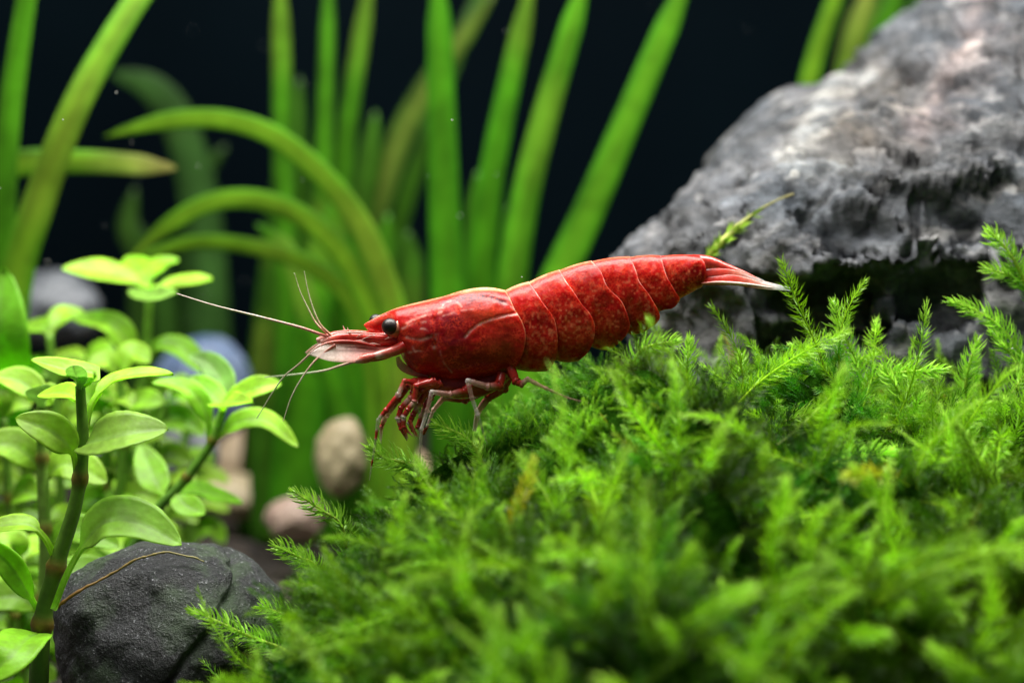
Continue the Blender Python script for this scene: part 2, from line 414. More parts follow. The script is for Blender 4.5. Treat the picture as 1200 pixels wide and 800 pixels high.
# ------------------------------------------------------------------ stones
def stone(name, c, r, mat, label, cat='pebble', group=None, seed=0, n=64, rough=0.10, fine=0.02, extra=None):
    th, ph = np.meshgrid(np.linspace(0, 2 * math.pi, n * 2, endpoint=False), np.linspace(0.0, math.pi, n), indexing='ij')
    d = np.stack([np.sin(ph) * np.cos(th), np.sin(ph) * np.sin(th), np.cos(ph)], -1)
    rad = 1 + rough * 1.5 * fbm(d * 1.2 + seed * 3.1, 3) + fine * fbm(d * 7 + seed, 4, 0.6)
    if extra is not None: rad = rad + extra(d)
    V = (d * rad[..., None]) * np.asarray(r)
    V = V.transpose(1, 0, 2)
    o = mk(name, V, grid_faces(n, n * 2, True)[:, ::-1], None, mat)
    o.location = tuple(c)
    return tag(o, label, cat, group)

def cob_extra(d):
    crease = np.abs(d[..., 0] * 0.75 + d[..., 1] * 0.25 - d[..., 2] * 0.55 + 0.05 * vnoise(d * 4) + 0.02)
    return -0.075 * np.exp(-(crease / 0.035) ** 2) + 0.03 * np.tanh((d[..., 0] * 0.8 - d[..., 2] * 0.5) * 8)
COBC = P(197, 752, 0.25)
stone('dark_cobble', COBC, (0.70, 0.60, 0.64), M_COB, 'rounded blackish speckled stone with a root strand lying across it', 'stone', seed=2, n=150, rough=0.06, fine=0.011, extra=cob_extra)
ML = {'tan': mat_pebble('tan_pebble', (0.30, 0.21, 0.12), (0.52, 0.40, 0.26)),
      'cream': mat_pebble('cream_pebble', (0.28, 0.22, 0.12), (0.42, 0.35, 0.22)),
      'pink': mat_pebble('pinkish_pebble', (0.26, 0.17, 0.13), (0.40, 0.29, 0.24)),
      'blue': mat_pebble('blue_grey_stone', (0.05, 0.09, 0.18), (0.16, 0.21, 0.32)),
      'grey': mat_pebble('grey_pebble', (0.07, 0.08, 0.09), (0.17, 0.18, 0.20))}
for px, py, Y, r, k, lab in [
    (402, 534, 5.3, (0.22, 0.2, 0.32), 'cream', 'tall cream pebble on the substrate beyond the moss mound'),
    (268, 542, 9.5, (0.74, 0.5, 0.50), 'tan', 'wide tan pebble on the substrate behind the drooping side leaf'),
    (272, 580, 7.5, (0.42, 0.3, 0.22), 'cream', 'flat cream pebble lying in front of the wide tan pebble'),
    (348, 606, 5.4, (0.25, 0.2, 0.19), 'pink', 'small pinkish pebble between the dark cobble and the moss'),
    (236, 462, 7.6, (0.46, 0.4, 0.50), 'blue', 'rounded blue grey stone behind the fresh green leaf tips'),
    (70, 362, 8.0, (0.42, 0.4, 0.35), 'grey', 'pale grey stone far behind the upper leaf whorl'),
    (205, 520, 5.2, (0.34, 0.3, 0.42), 'grey', 'grey pebble beneath the blue grey stone'),
    (470, 560, 7.0, (0.30, 0.3, 0.25), 'tan', 'tan pebble half hidden at the left end of the moss mound'),
    (150, 560, 7.5, (0.5, 0.4, 0.45), 'grey', 'large grey stone hidden among the leafy stems')]:
    c = P(px, py, Y)
    stone('pebble', c, r, ML[k], lab, 'pebble', 'blurred pebbles on the substrate', seed=px * 0.1, n=40)

# ------------------------------------------------------------------ grass-like plants in the background
def blade(parent, pts, width, c_mid, c_edge, Y=None, hint=(0, -1, 0.25), taper=(1.0, 0.5), n=46, tip=None, thick=0.10):
    q = smooth_path([P(*p) for p in pts], n)
    u = np.linspace(0, 1, n)
    w = 1.17 * width * (taper[0] + (taper[1] - taper[0]) * u) * np.clip((1 - u) / 0.10, 0.02, 1) ** 0.6 * np.clip(u / 0.03 + 0.5, 0, 1)
    sides = 16
    v, qd, t, par = tube(q, w * 0.5 * thick, w * 0.5, sides, hint)
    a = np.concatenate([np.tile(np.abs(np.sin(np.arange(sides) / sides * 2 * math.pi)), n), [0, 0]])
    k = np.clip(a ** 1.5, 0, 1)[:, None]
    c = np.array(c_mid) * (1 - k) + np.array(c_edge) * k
    sd = abs(hash((round(pts[0][0]), round(pts[-1][1])))) % 97
    along = fbm(np.stack([par * 7 + sd, np.concatenate([np.tile(np.arange(sides) * 0.35, n), [0, 0]]), 0 * par], 1), 3)[:, None]
    c = c * (1 + 0.32 * along)
    f = np.clip(0.9 * fbm(np.stack([par * 4 + sd * 2, 0 * par + sd, 0 * par], 1), 2) - 0.45, 0, 0.35)[:, None]
    c = c * (1 - f) + np.array((0.28, 0.34, 0.04)) * f
    if tip is not None:
        f = np.clip((par - 0.72) / 0.25, 0, 1)[:, None] * 0.8
        c = c * (1 - f) + np.array(tip) * f
    return mk('leaf_blade', v, qd, t, M_BLADE, parent, c)

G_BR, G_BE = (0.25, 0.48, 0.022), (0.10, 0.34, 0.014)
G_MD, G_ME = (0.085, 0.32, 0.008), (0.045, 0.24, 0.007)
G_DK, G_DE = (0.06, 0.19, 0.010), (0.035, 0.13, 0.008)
YEL = (0.45, 0.38, 0.12)
def grass(label, blades, base, name='grass_plant'):
    e = empty(name, P(*base)); e.location.z = GZ
    tag(e, label, 'aquatic plant')
    for pts, w, cm, ce, *rest in blades:
        blade(e, pts, w, cm, ce, tip=rest[0] if rest else None)
    return e
grass('pale green strap-leaved plant with one tall blade leaning right over a level blade', [
    ([(5, 560, 4.0), (15, 350, 4.0), (45, 240, 4.0), (82, 140, 4.0), (122, 62, 4.1), (180, -30, 4.3), (240, -110, 4.6)], 0.27, G_BR, G_BE),
    ([(-10, 560, 4.4), (0, 330, 4.4), (8, 170, 4.4), (28, 20, 4.4), (45, -80, 4.4)], 0.23, G_MD, G_BE),
    ([(-120, 330, 4.6), (-60, 215, 4.6), (20, 192, 4.6), (110, 190, 4.7), (207, 197, 4.8)], 0.25, G_BR, G_BE, YEL)], (0, 560, 4.2))
grass('arching grass plant whose blades bend over to the left of the shrimp', [
    ([(470, 640, 4.8), (470, 420, 4.8), (440, 300, 4.8), (395, 225, 4.8), (330, 165, 4.8), (265, 141, 4.8), (195, 142, 4.8), (122, 160, 4.8)], 0.225, G_BR, G_BE),
    ([(455, 640, 5.0), (452, 430, 5.0), (415, 320, 5.0), (365, 262, 5.0), (310, 236, 5.0), (252, 236, 5.0), (200, 262, 5.0), (150, 305, 5.0)], 0.22, G_BR, G_BE),
    ([(440, 640, 5.2), (440, 460, 5.2), (415, 360, 5.2), (365, 312, 5.2), (300, 290, 5.2), (230, 284, 5.2), (160, 302, 5.2)], 0.18, G_BR, G_BE),
    ([(420, 640, 5.5), (400, 480, 5.5), (365, 380, 5.5), (340, 300, 5.6), (300, 262, 5.6)], 0.25, G_MD, G_ME)], (450, 640, 5.0))
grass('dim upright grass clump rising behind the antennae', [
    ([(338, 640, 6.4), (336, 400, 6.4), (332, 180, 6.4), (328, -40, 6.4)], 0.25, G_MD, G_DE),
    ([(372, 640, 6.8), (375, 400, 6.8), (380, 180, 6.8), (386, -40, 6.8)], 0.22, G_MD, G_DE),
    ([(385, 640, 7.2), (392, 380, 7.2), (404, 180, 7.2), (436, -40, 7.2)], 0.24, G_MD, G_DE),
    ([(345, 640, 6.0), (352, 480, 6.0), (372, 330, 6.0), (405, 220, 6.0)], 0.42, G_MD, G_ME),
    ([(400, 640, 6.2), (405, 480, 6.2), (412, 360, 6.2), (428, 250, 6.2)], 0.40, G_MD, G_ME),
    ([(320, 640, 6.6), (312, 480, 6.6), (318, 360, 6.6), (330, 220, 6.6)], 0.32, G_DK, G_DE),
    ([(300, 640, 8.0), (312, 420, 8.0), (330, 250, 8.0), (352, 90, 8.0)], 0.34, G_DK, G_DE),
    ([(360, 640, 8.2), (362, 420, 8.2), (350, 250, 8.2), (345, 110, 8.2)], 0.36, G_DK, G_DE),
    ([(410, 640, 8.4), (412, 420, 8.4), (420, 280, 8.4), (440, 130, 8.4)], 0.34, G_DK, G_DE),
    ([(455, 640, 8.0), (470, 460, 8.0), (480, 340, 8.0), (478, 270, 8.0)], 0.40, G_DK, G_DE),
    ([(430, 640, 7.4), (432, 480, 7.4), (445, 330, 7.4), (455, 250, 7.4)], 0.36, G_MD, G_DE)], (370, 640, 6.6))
grass('tall fresh green grass clump standing behind the back of the shrimp', [
    ([(528, 640, 5.6), (526, 400, 5.6), (519, 190, 5.6), (513, -40, 5.6)], 0.32, G_MD, G_ME),
    ([(545, 640, 6.2), (560, 420, 6.2), (574, 220, 6.2), (625, -30, 6.2)], 0.27, G_MD, G_ME),
    ([(570, 640, 5.5), (590, 420, 5.5), (618, 220, 5.5), (690, -40, 5.5)], 0.29, (0.15, 0.44, 0.016), G_ME),
    ([(590, 640, 5.2), (628, 400, 5.2), (700, 225, 5.2), (812, -40, 5.2)], 0.31, (0.17, 0.48, 0.018), G_ME),
    ([(500, 640, 7.2), (545, 460, 7.2), (556, 320, 7.2), (560, 200, 7.2)], 0.30, G_MD, G_DE),
    ([(560, 640, 6.8), (590, 470, 6.8), (600, 330, 6.8), (596, 240, 6.8)], 0.30, G_DK, G_DE)], (560, 640, 5.8))
grass('blurred dull olive grass plant leaning right far behind the shrimp head', [
    ([(410, 640, 8.5), (420, 330, 8.5), (452, 210, 8.5), (490, 120, 8.5), (580, -10, 8.5)], 0.32, (0.16, 0.24, 0.03), G_DE),
    ([(420, 640, 9.0), (450, 340, 9.0), (500, 160, 9.0), (560, 0, 9.2), (590, -50, 9.2)], 0.22, G_DK, G_DE)], (410, 640, 8.5))
grass('bright grass clump showing above the top of the grey rock', [
    ([(915, 600, 6.8), (925, 300, 6.8), (945, 110, 6.8), (985, -20, 6.8), (1010, -90, 6.8)], 0.22, G_BR, G_ME),
    ([(960, 600, 7.0), (970, 300, 7.0), (990, 90, 7.0), (1022, -20, 7.0), (1045, -90, 7.0)], 0.20, G_BR, G_ME, YEL),
    ([(980, 600, 7.6), (1000, 300, 7.6), (1030, 70, 7.6), (1062, -40, 7.6)], 0.42, G_MD, G_DE),
    ([(1010, 600, 7.9), (1035, 300, 7.9), (1065, 60, 7.9), (1110, -40, 7.9)], 0.42, G_DK, G_DE),
    ([(955, 600, 8.2), (975, 300, 8.2), (1000, 60, 8.2), (1040, -40, 8.2)], 0.40, G_DK, G_DE)], (970, 600, 7.2))
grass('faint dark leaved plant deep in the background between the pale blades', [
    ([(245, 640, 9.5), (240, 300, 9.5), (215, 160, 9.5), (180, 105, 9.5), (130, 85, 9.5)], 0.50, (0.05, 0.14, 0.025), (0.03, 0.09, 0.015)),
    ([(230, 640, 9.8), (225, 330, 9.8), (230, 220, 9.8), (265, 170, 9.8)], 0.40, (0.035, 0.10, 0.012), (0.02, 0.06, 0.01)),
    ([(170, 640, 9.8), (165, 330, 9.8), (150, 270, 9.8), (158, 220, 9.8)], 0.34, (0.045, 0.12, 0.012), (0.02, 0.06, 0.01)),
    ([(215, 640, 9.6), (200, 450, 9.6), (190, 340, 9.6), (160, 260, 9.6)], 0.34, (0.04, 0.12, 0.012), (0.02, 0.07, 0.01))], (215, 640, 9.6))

# ------------------------------------------------------------------ leafy stem plants on the left
L_BR, L_MD, L_DP = (0.46, 0.76, 0.06), (0.36, 0.70, 0.04), (0.24, 0.55, 0.03)
L_PALE = (0.36, 0.58, 0.16)
def leaf(parent, path, width, tilt=40, roll=0, colr=L_BR, stalk=0.16, n=30, m=11, seed=0):
    """oval leaf: path = base..tip points (px, py, Y); tilt = how far its face turns to the viewer"""
    q = smooth_path([P(*p) for p in path], n)
    ti = math.radians(tilt); ro = math.radians(roll)
    hint = np.array([math.sin(ro), -math.sin(ti) * math.cos(ro), math.cos(ti) * math.cos(ro)])
    t = unit(np.gradient(q, axis=0)); nn = unit(hint - t * (t @ hint)[:, None]); bb = np.cross(t, nn)
    u = np.linspace(0, 1, n)
    s = np.clip((u - stalk) / (1 - stalk), 0, 1)
    w = width * 0.5 * (np.sin(math.pi * s ** 0.82) ** 0.62)
    w = np.maximum(w, np.where(s <= 0, 0.016, 0.016 * (1 - s) + 0.001))
    v = np.linspace(-1, 1, m)
    ph = seed * 1.7
    cup = (np.abs(v)[None] ** 1.6 * 0.20 * w[:, None])
    rip = 0.05 * w[:, None] * np.sin(u[:, None] * 9 + ph + v[None] * 1.5) * np.abs(v)[None]
    groove = -0.06 * w[:, None] * np.exp(-(v[None] / 0.10) ** 2)
    # side veins as slight quilting
    quilt = 0.014 * w[:, None] * np.sin((u[:, None] * 9 - np.abs(v)[None] * 1.1) * 2 * math.pi) * (np.abs(v)[None] > 0.12)
    top = q[:, None] + bb[:, None] * (v[None, :, None] * w[:, None, None]) + nn[:, None] * (cup + rip + groove + quilt)[..., None]
    th = 0.007 + 0.010 * np.exp(-(v[None] / 0.15) ** 2) + 0 * w[:, None]
    th = th * (0.25 + 0.75 * (1 - np.abs(v)[None] ** 3))
    th = np.where(s[:, None] <= 0.02, 0.022, th)
    bot = top - nn[:, None] * th[..., None]
    ring = np.concatenate([top, bot[:, ::-1]], 1)
    V = ring.reshape(-1, 3); Q = grid_faces(n, 2 * m, True)
    caps = [[i, i + 1, 2 * m - 2 - i, 2 * m - 1 - i] for i in range(m - 1)]
    e = (n - 1) * 2 * m
    caps2 = [[e + 2 * m - 1 - i, e + 2 * m - 2 - i, e + i + 1, e + i] for i in range(m - 1)]
    rib = np.exp(-(v[None] / 0.07) ** 2) * (1 - 0.5 * u[:, None])
    sv = np.clip(np.sin((u[:, None] * 9 - np.abs(v)[None] * 1.1) * 2 * math.pi), 0, 1) ** 6 * 0.14
    edge = 0 * u[:, None] + 0 * v[None]
    k = np.clip(rib * 0.55 + sv + edge, 0, 1)[..., None]
    jit = 1 + 0.22 * math.sin(seed * 12.9 + 1)
    c = np.array(colr) * jit * (1 - k) + np.array(L_PALE) * k
    c = np.concatenate([c, c[:, ::-1] * np.array([1.1, 1.05, 1.3])], 1).reshape(-1, 3)
    return mk('leaf', V, np.vstack([Q, caps, caps2]), None, M_LEAF, parent, c)

def stem(parent, pts, r0, r1, c0=(0.09, 0.17, 0.02), c1=(0.16, 0.36, 0.03), nodes=()):
    n = 60; q = smooth_path([P(*p) for p in pts], n); u = np.linspace(0, 1, n)
    r = r0 + (r1 - r0) * u
    for k in nodes: r = r * (1 + 0.35 * np.exp(-((u - k) / 0.02) ** 2))
    v, qd, t, par = tube(q, r, None, 12)
    c = np.array(c0) * (1 - par[:, None]) + np.array(c1) * par[:, None]
    for k in nodes:
        f = np.exp(-((par - k) / 0.02) ** 2)[:, None] * 0.7
        c = c * (1 - f) + np.array((0.28, 0.13, 0.03)) * f
    return mk('stem', v, qd, t, M_STEM, parent, c)

def plant(label, stem_args, leaves, name='leafy_stem_plant'):
    e = empty(name, P(*stem_args[0][0])); tag(e, label, 'aquatic plant')
    stem(e, *stem_args)
    for i, L in enumerate(leaves): leaf(e, L[0], L[1], *L[2:], seed=i + len(leaves) * 3.3)
    return e
YA = -0.15
plant('thick dark stemmed leafy plant beside the dark cobble with a broad leaf over it', (
    [(44, 830, YA), (50, 728, YA), (68, 657, YA), (88, 592, YA), (97, 527, YA), (94, 452, YA)], 0.062, 0.030, (0.05, 0.10, 0.012), (0.15, 0.33, 0.03), (0.26, 0.44, 0.72)), [
    ([(97, 527, YA), (104, 518, YA - .1), (150, 507, YA - .2), (197, 502, YA - .2)], 0.33, 40, 0, (0.42, 0.70, 0.09), 0.08),
    ([(90, 562, YA), (84, 528, YA - .05), (60, 505, YA - .1), (18, 489, YA - .1)], 0.22, 50, -10, L_BR, 0.30),
    ([(62, 714, YA - .1), (78, 672, YA - .15), (100, 634, YA - .2), (125, 610, YA - .25), (165, 612, YA - .25), (213, 638, YA - .25)], 0.31, 40, 8, (0.38, 0.68, 0.07), 0.40),
    ([(66, 655, YA), (52, 628, YA - .05), (30, 614, YA - .05), (-20, 618, YA)], 0.17, 30, 0, L_BR, 0.38),
    ([(95, 452, YA), (112, 438, YA), (75, 432, YA - .05), (36, 421, YA - .1)], 0.17, 34, 0, L_BR, 0.10),
    ([(100, 500, YA), (108, 470, YA + .05), (130, 446, YA + .1), (165, 438, YA + .1), (203, 437, YA + .1)], 0.17, 18, 0, L_BR, 0.30),
    ([(48, 722, YA), (30, 690, YA), (10, 660, YA), (-25, 630, YA)], 0.16, 45, -20, L_MD, 0.2),
    ([(48, 740, YA), (30, 748, YA - .3), (10, 770, YA - .5), (-25, 800, YA - .5)], 0.30, 50, 0, L_MD, 0.1),
    ([(95, 455, YA), (90, 440, YA - .1), (86, 428, YA - .25)], 0.12, 40, 0, L_PALE, 0.1),
    ([(94, 470, YA), (75, 460, YA + .2), (45, 462, YA + .4)], 0.17, 40, 0, L_BR, 0.2),
])
YB = 1.5
plant('slender stem leaning right with a fresh leaf whorl and a drooping side leaf', (
    [(150, 650, YB), (185, 596, YB), (208, 572, YB), (233, 541, YB), (250, 514, YB), (262, 476, YB)], 0.036, 0.026, (0.06, 0.15, 0.02), (0.16, 0.38, 0.03), (0.55, 0.8)), [
    ([(252, 514, YB), (262, 506, YB), (285, 492, YB), (315, 494, YB), (349, 523, YB)], 0.17, 42, 12, L_BR, 0.10),
    ([(262, 478, YB), (270, 468, YB), (300, 454, YB - .1), (330, 449, YB - .1)], 0.19, 48, 0, L_BR, 0.08),
    ([(262, 478, YB), (258, 474, YB - .2), (265, 470, YB - .4), (296, 470, YB - .6)], 0.18, 46, 0, L_BR, 0.08),
    ([(262, 478, YB), (250, 464, YB + .1), (224, 440, YB + .2)], 0.18, 46, 0, L_MD, 0.1),
    ([(262, 478, YB), (262, 450, YB + .3), (245, 425, YB + .5), (220, 416, YB + .6)], 0.20, 50, -20, (0.26, 0.5, 0.10), 0.1),
    ([(245, 524, YB), (243, 490, YB), (228, 462, YB), (205, 450, YB), (178, 448, YB)], 0.15, 34, -10, L_MD, 0.25),
    ([(205, 574, YB), (215, 590, YB - .1), (240, 602, YB - .2)], 0.17, 50, 0, L_MD, 0.15),
    ([(200, 580, YB), (225, 575, YB + .4), (255, 580, YB + .6), (285, 588, YB + .8)], 0.18, 50, 0, L_DP, 0.15),
    ([(195, 585, YB), (180, 560, YB + .2), (165, 520, YB + .4)], 0.22, 50, 0, L_MD, 0.15),
])
YC = 3.0
plant('tall stem plant with a spreading bright leaf whorl reaching above the others', (
    [(150, 640, YC), (160, 520, YC), (170, 430, YC), (176, 340, YC)], 0.045, 0.032, (0.08, 0.2, 0.02), (0.2, 0.42, 0.04), (0.45, 0.75)), [
    ([(172, 336, YC), (150, 326, YC), (115, 318, YC), (73, 314, YC)], 0.26, 32, 0, L_BR, 0.12),
    ([(180, 336, YC), (205, 332, YC), (249, 326, YC)], 0.20, 24, 0, L_BR, 0.12),
    ([(176, 340, YC), (168, 342, YC - .3), (180, 346, YC - .6), (208, 342, YC - .7)], 0.22, 45, 0, (0.28, 0.5, 0.08), 0.08),
    ([(176, 338, YC), (172, 322, YC + .2), (188, 308, YC + .5), (210, 304, YC + .6)], 0.20, 40, 0, L_MD, 0.12),
    ([(176, 338, YC), (162, 316, YC + .2), (150, 300, YC + .5)], 0.20, 50, 0, L_MD, 0.12),
    ([(168, 440, YC), (155, 410, YC), (130, 380, YC), (84, 372, YC)], 0.22, 38, 0, L_BR, 0.25),
    ([(170, 430, YC), (185, 405, YC), (215, 410, YC), (245, 440, YC)], 0.20, 38, 0, L_MD, 0.2),
    ([(160, 520, YC), (180, 495, YC), (215, 490, YC), (240, 510, YC)], 0.24, 45, 0, L_MD, 0.2),
    ([(160, 520, YC), (140, 500, YC), (110, 500, YC), (80, 520, YC)], 0.26, 45, 0, L_MD, 0.2),
])
YD = 1.1
plant('pale stemmed plant rising just behind the thick dark stem', (
    [(46, 800, YD), (50, 722, YD), (53, 644, YD), (50, 560, YD), (49, 470, YD)], 0.045, 0.035, (0.16, 0.30, 0.05), (0.22, 0.42, 0.05), (0.3, 0.55, 0.8)), [
    ([(49, 476, YD), (40, 458, YD), (22, 446, YD), (-8, 440, YD)], 0.22, 40, 0, L_BR, 0.1),
    ([(49, 476, YD), (58, 462, YD), (70, 456, YD)], 0.18, 40, 0, L_BR, 0.1),
    ([(50, 560, YD), (35, 535, YD), (10, 520, YD), (-25, 525, YD)], 0.26, 45, 0, L_BR, 0.15),
    ([(50, 565, YD), (70, 545, YD), (95, 548, YD), (125, 565, YD)], 0.26, 45, 0, L_BR, 0.15),
    ([(52, 644, YD), (75, 625, YD), (100, 622, YD), (140, 640, YD)], 0.24, 45, 0, L_MD, 0.15),
    ([(50, 722, YD), (25, 700, YD), (0, 700, YD), (-30, 710, YD)], 0.26, 45, 0, L_MD, 0.15),
    ([(51, 690, YD), (75, 675, YD + .1), (105, 665, YD + .2), (130, 672, YD + .2)], 0.22, 45, 0, L_MD, 0.15),
    ([(49, 476, YD), (45, 460, YD - .2), (48, 452, YD - .4)], 0.16, 35, 0, L_PALE, 0.1),
])
bgp = [
    ('leafy stem crowded at the tank end below the big round leaf', [(12, 800, 1.2), (14, 640, 1.2), (8, 550, 1.2), (5, 490, 1.2)], 1.2),
    ('bushy stem filling the gap behind the thick dark stem', [(120, 760, 1.5), (118, 640, 1.5), (125, 560, 1.5), (122, 490, 1.5)], 1.5),
    ('bushy light green stem behind the slender leaning stem', [(185, 720, 2.0), (190, 620, 2.0), (180, 540, 2.0), (195, 470, 2.0)], 2.0),
    ('leafy stem with small bright tip leaves behind the pale stem', [(75, 760, 2.0), (72, 600, 2.0), (66, 480, 2.0), (58, 392, 2.0)], 2.0),
    ('dense yellowish green stem between the pale stem and the round leaved plant', [(30, 820, 2.4), (36, 700, 2.4), (30, 620, 2.4), (28, 540, 2.4)], 2.4),
    ('soft bushy stem low behind the dark cobble', [(150, 760, 2.6), (150, 690, 2.6), (160, 640, 2.6), (150, 580, 2.6)], 2.6),
    ('far leafy stem with a loose crown beside the blue grey stone', [(225, 690, 3.0), (222, 610, 3.0), (215, 540, 3.0), (222, 480, 3.0)], 3.0),
    ('far leafy stem between the tall whorl and the bushy stem', [(100, 740, 3.2), (98, 640, 3.2), (104, 540, 3.2), (98, 440, 3.2)], 3.2),
    ('light green stem low between the thick dark stem and the cobble', [(100, 840, 1.6), (96, 760, 1.6), (104, 690, 1.6), (98, 610, 1.6)], 1.6),
    ('yellowish stem crowding the foot of the pale stem', [(20, 860, 0.6), (22, 780, 0.6), (18, 720, 0.6), (24, 660, 0.6)], 0.6),
    ('airy stem of fresh leaves under the tall leaf whorl', [(140, 700, 1.4), (138, 600, 1.4), (146, 520, 1.4), (140, 440, 1.4)], 1.4),
    ('low spreading stem plant at the foot of the dark cobble', [(85, 800, 1.0), (110, 720, 1.0), (140, 670, 1.0), (165, 640, 1.0)], 1.0)]
for k, (lab, pts, Y) in enumerate(bgp):
    Y = Y + 1.0; pts = [(a, b, c + 1.0) for a, b, c in pts]
    rr = random.Random(40 + k); q = smooth_path([np.array(p, float) for p in pts], 40); Ls = []
    for f in np.linspace(0.25, 1.0, 6):
        i = int(f * 39); x, y, _ = q[i]
        for sgn in (-1, 1):
            L = rr.uniform(42, 62) * (1 - 0.25 * f); up = rr.uniform(8, 26); dz = rr.uniform(-0.35, 0.35)
            Ls.append(([(x, y, Y), (x + sgn * L * 0.3, y - up, Y + dz * .4), (x + sgn * L * 0.65, y - up * 1.05, Y + dz * .8), (x + sgn * L, y - up * rr.uniform(0.2, 0.9), Y + dz)],
                       rr.uniform(0.17, 0.26), rr.uniform(28, 60), rr.uniform(-15, 15), rr.choice([L_BR, L_BR, L_MD, L_MD]), 0.15))
    plant(lab, (pts, 0.04, 0.028, (0.1, 0.22, 0.02), (0.18, 0.38, 0.04), (0.4, 0.7)), Ls)
e = empty('round_leaved_plant', P(-30, 640, 3.4)); tag(e, 'out of focus plant with one big smooth round green leaf at the tank end', 'aquatic plant')
stem(e, [(-40, 640, 3.4), (-30, 540, 3.4), (-20, 470, 3.4)], 0.05, 0.04)
leaf(e, [(-22, 480, 3.4), (-14, 465, 2.6), (-6, 400, 2.1), (4, 312, 2.2)], 0.62, 70, 12, (0.24, 0.58, 0.03), 0.08, seed=3)
leaf(e, [(-22, 480, 3.4), (-5, 470, 3.0), (25, 452, 2.6), (52, 420, 2.4)], 0.40, 60, 0, (0.22, 0.55, 0.03), 0.1, seed=5)

def on_cobble(px, py):
    """push a point of the root onto the stone's front surface"""
    for Y in np.arange(-0.45, 0.4, 0.01):
        p = P(px, py, Y); d = (p - COBC) / np.array([0.70, 0.60, 0.64])
        if np.linalg.norm(d) < 1.02: return p + np.array([0, -0.01, 0.012])
    return P(px, py, 0.25)
rp = [P(63, 714, YA - .06), P(88, 697, YA - .05)] + [on_cobble(*p) for p in [(125, 678), (163, 657), (198, 648), (221, 652), (240, 660)]]
q = smooth_path(rp, 90); q = q + 0.022 * np.stack([fbm(q * 5 + k, 3) for k in (1, 5, 9)], 1) * np.linspace(0, 1, 90)[:, None] ** 0.5; v, qd, t, par = tube(q, 0.010 * (1 - 0.5 * np.linspace(0, 1, 90)) * (1 + 0.4 * vnoise(np.stack([np.linspace(0, 40, 90)] * 3, 1))), None, 8)
c = np.array((0.34, 0.15, 0.025)) * (1 - par[:, None]) + np.array((0.26, 0.24, 0.08)) * par[:, None]
tag(mk('root_strand', v, qd, t, M_STEM, None, c, origin=rp[0]), 'thin orange yellow root strand lying across the dark cobble', 'root')

# ------------------------------------------------------------------ moss mound
RX = np.array([-1.75, -1.6, -1.45, -1.3, -1.15, -1.0, -0.75, -0.4, 0.0, 0.6, 1.0, 1.5, 2.3, 3.0, 3.8])
RZ = np.array([-2.35, -2.25, -1.95, -1.58, -1.34, -1.18, -0.93, -0.64, -0.36, -0.12, -0.13, -0.20, -0.33, -0.38, -0.38])
_xs = np.linspace(-2.2, 4.2, 641); _zs = np.interp(_xs, RX, RZ); _k = np.hanning(31); _k /= _k.sum()
_zs = np.convolve(np.pad(_zs, 15, mode='edge'), _k, 'valid')
def mound(x, y):
    zr = np.interp(x, _xs, _zs) - 0.17
    yr = np.interp(x, [-1.5, -0.5, 0.6, 1.4, 3.5], [0.15, 0.25, 0.35, 0.75, 0.9])
    d = yr - y
    f = np.where(d > 0, 0.13 * d + 0.062 * d * d, 0.30 * -d)
    z = zr - f
    p = np.stack([x, y, x * 0], -1)
    z = z + 0.24 * vnoise(p * 1.7 + 2) * np.clip(0.4 + d, 0.3, 1.1) + 0.25 * vnoise(p * 3.8 + 5) * np.clip(0.25 + d, 0.3, 1.1)
    return np.maximum(z, GZ - 0.05)

# fronds in local space, growing along +z
def frond_variant(seed, nl, ll, lw, bend, spread=58, stem_r=0.012, seg=5):
    r = np.random.default_rng(seed)
    V = []; Q = []; T = []; C = []; n = 0
    zz = np.linspace(0, 1, seg + 1)
    def axis(z): return np.stack([bend * z ** 2 + 0.03 * np.sin(z * 5 + seed), 0.03 * np.sin(z * 4 + seed * 2), z - 0.25 * abs(bend) * z ** 2], -1)
    ax = axis(zz)
    for k in range(3):
        a = k * 2.094
        V.append(ax + np.array([math.cos(a), math.sin(a), 0]) * (stem_r * (1.1 - 0.7 * zz))[:, None])
    st = np.stack(V, 1).reshape(-1, 3); V = [st]; C.append(np.repeat(zz, 3))
    for i in range(seg):
        for k in range(3): Q.append([i * 3 + k, i * 3 + (k + 1) % 3, i * 3 + 3 + (k + 1) % 3, i * 3 + 3 + k])
    n = len(st)
    for i in range(nl):
        z = 0.06 + 0.94 * (i + r.uniform(0, 1)) / nl
        b = axis(np.array(z)); tg = unit(axis(np.array(z + 0.01)) - b)
        a = i * 2.4 + r.uniform(-0.5, 0.5)
        rad = np.array([math.cos(a), math.sin(a), 0]); rad = unit(rad - tg * rad.dot(tg))
        sp = math.radians(spread * (1 - 0.5 * max(0, z - 0.7) / 0.3) + r.uniform(-12, 12))
        d1 = tg * math.cos(sp) + rad * math.sin(sp)
        d2 = unit(d1 + tg * 0.7 + r.normal(0, 0.12, 3))
        L = ll * r.uniform(0.7, 1.15) * (1 - 0.45 * max(0, z - 0.75) / 0.25)
        sd = unit(np.cross(d1, rad + r.normal(0, 0.6, 3))) * lw * 0.5
        m = b + d1 * L * 0.5; e = m + d2 * L * 0.5
        m = b + d1 * L * 0.45
        V.append(np.array([b, m + sd, e, m - sd])); C.append(np.array([z, z + 0.08, z + 0.3, z + 0.08]))
        Q.append([n, n + 1, n + 2, n + 3]); n += 4
    return np.vstack(V), np.array(Q), np.zeros((0, 3), int), np.concatenate(C)

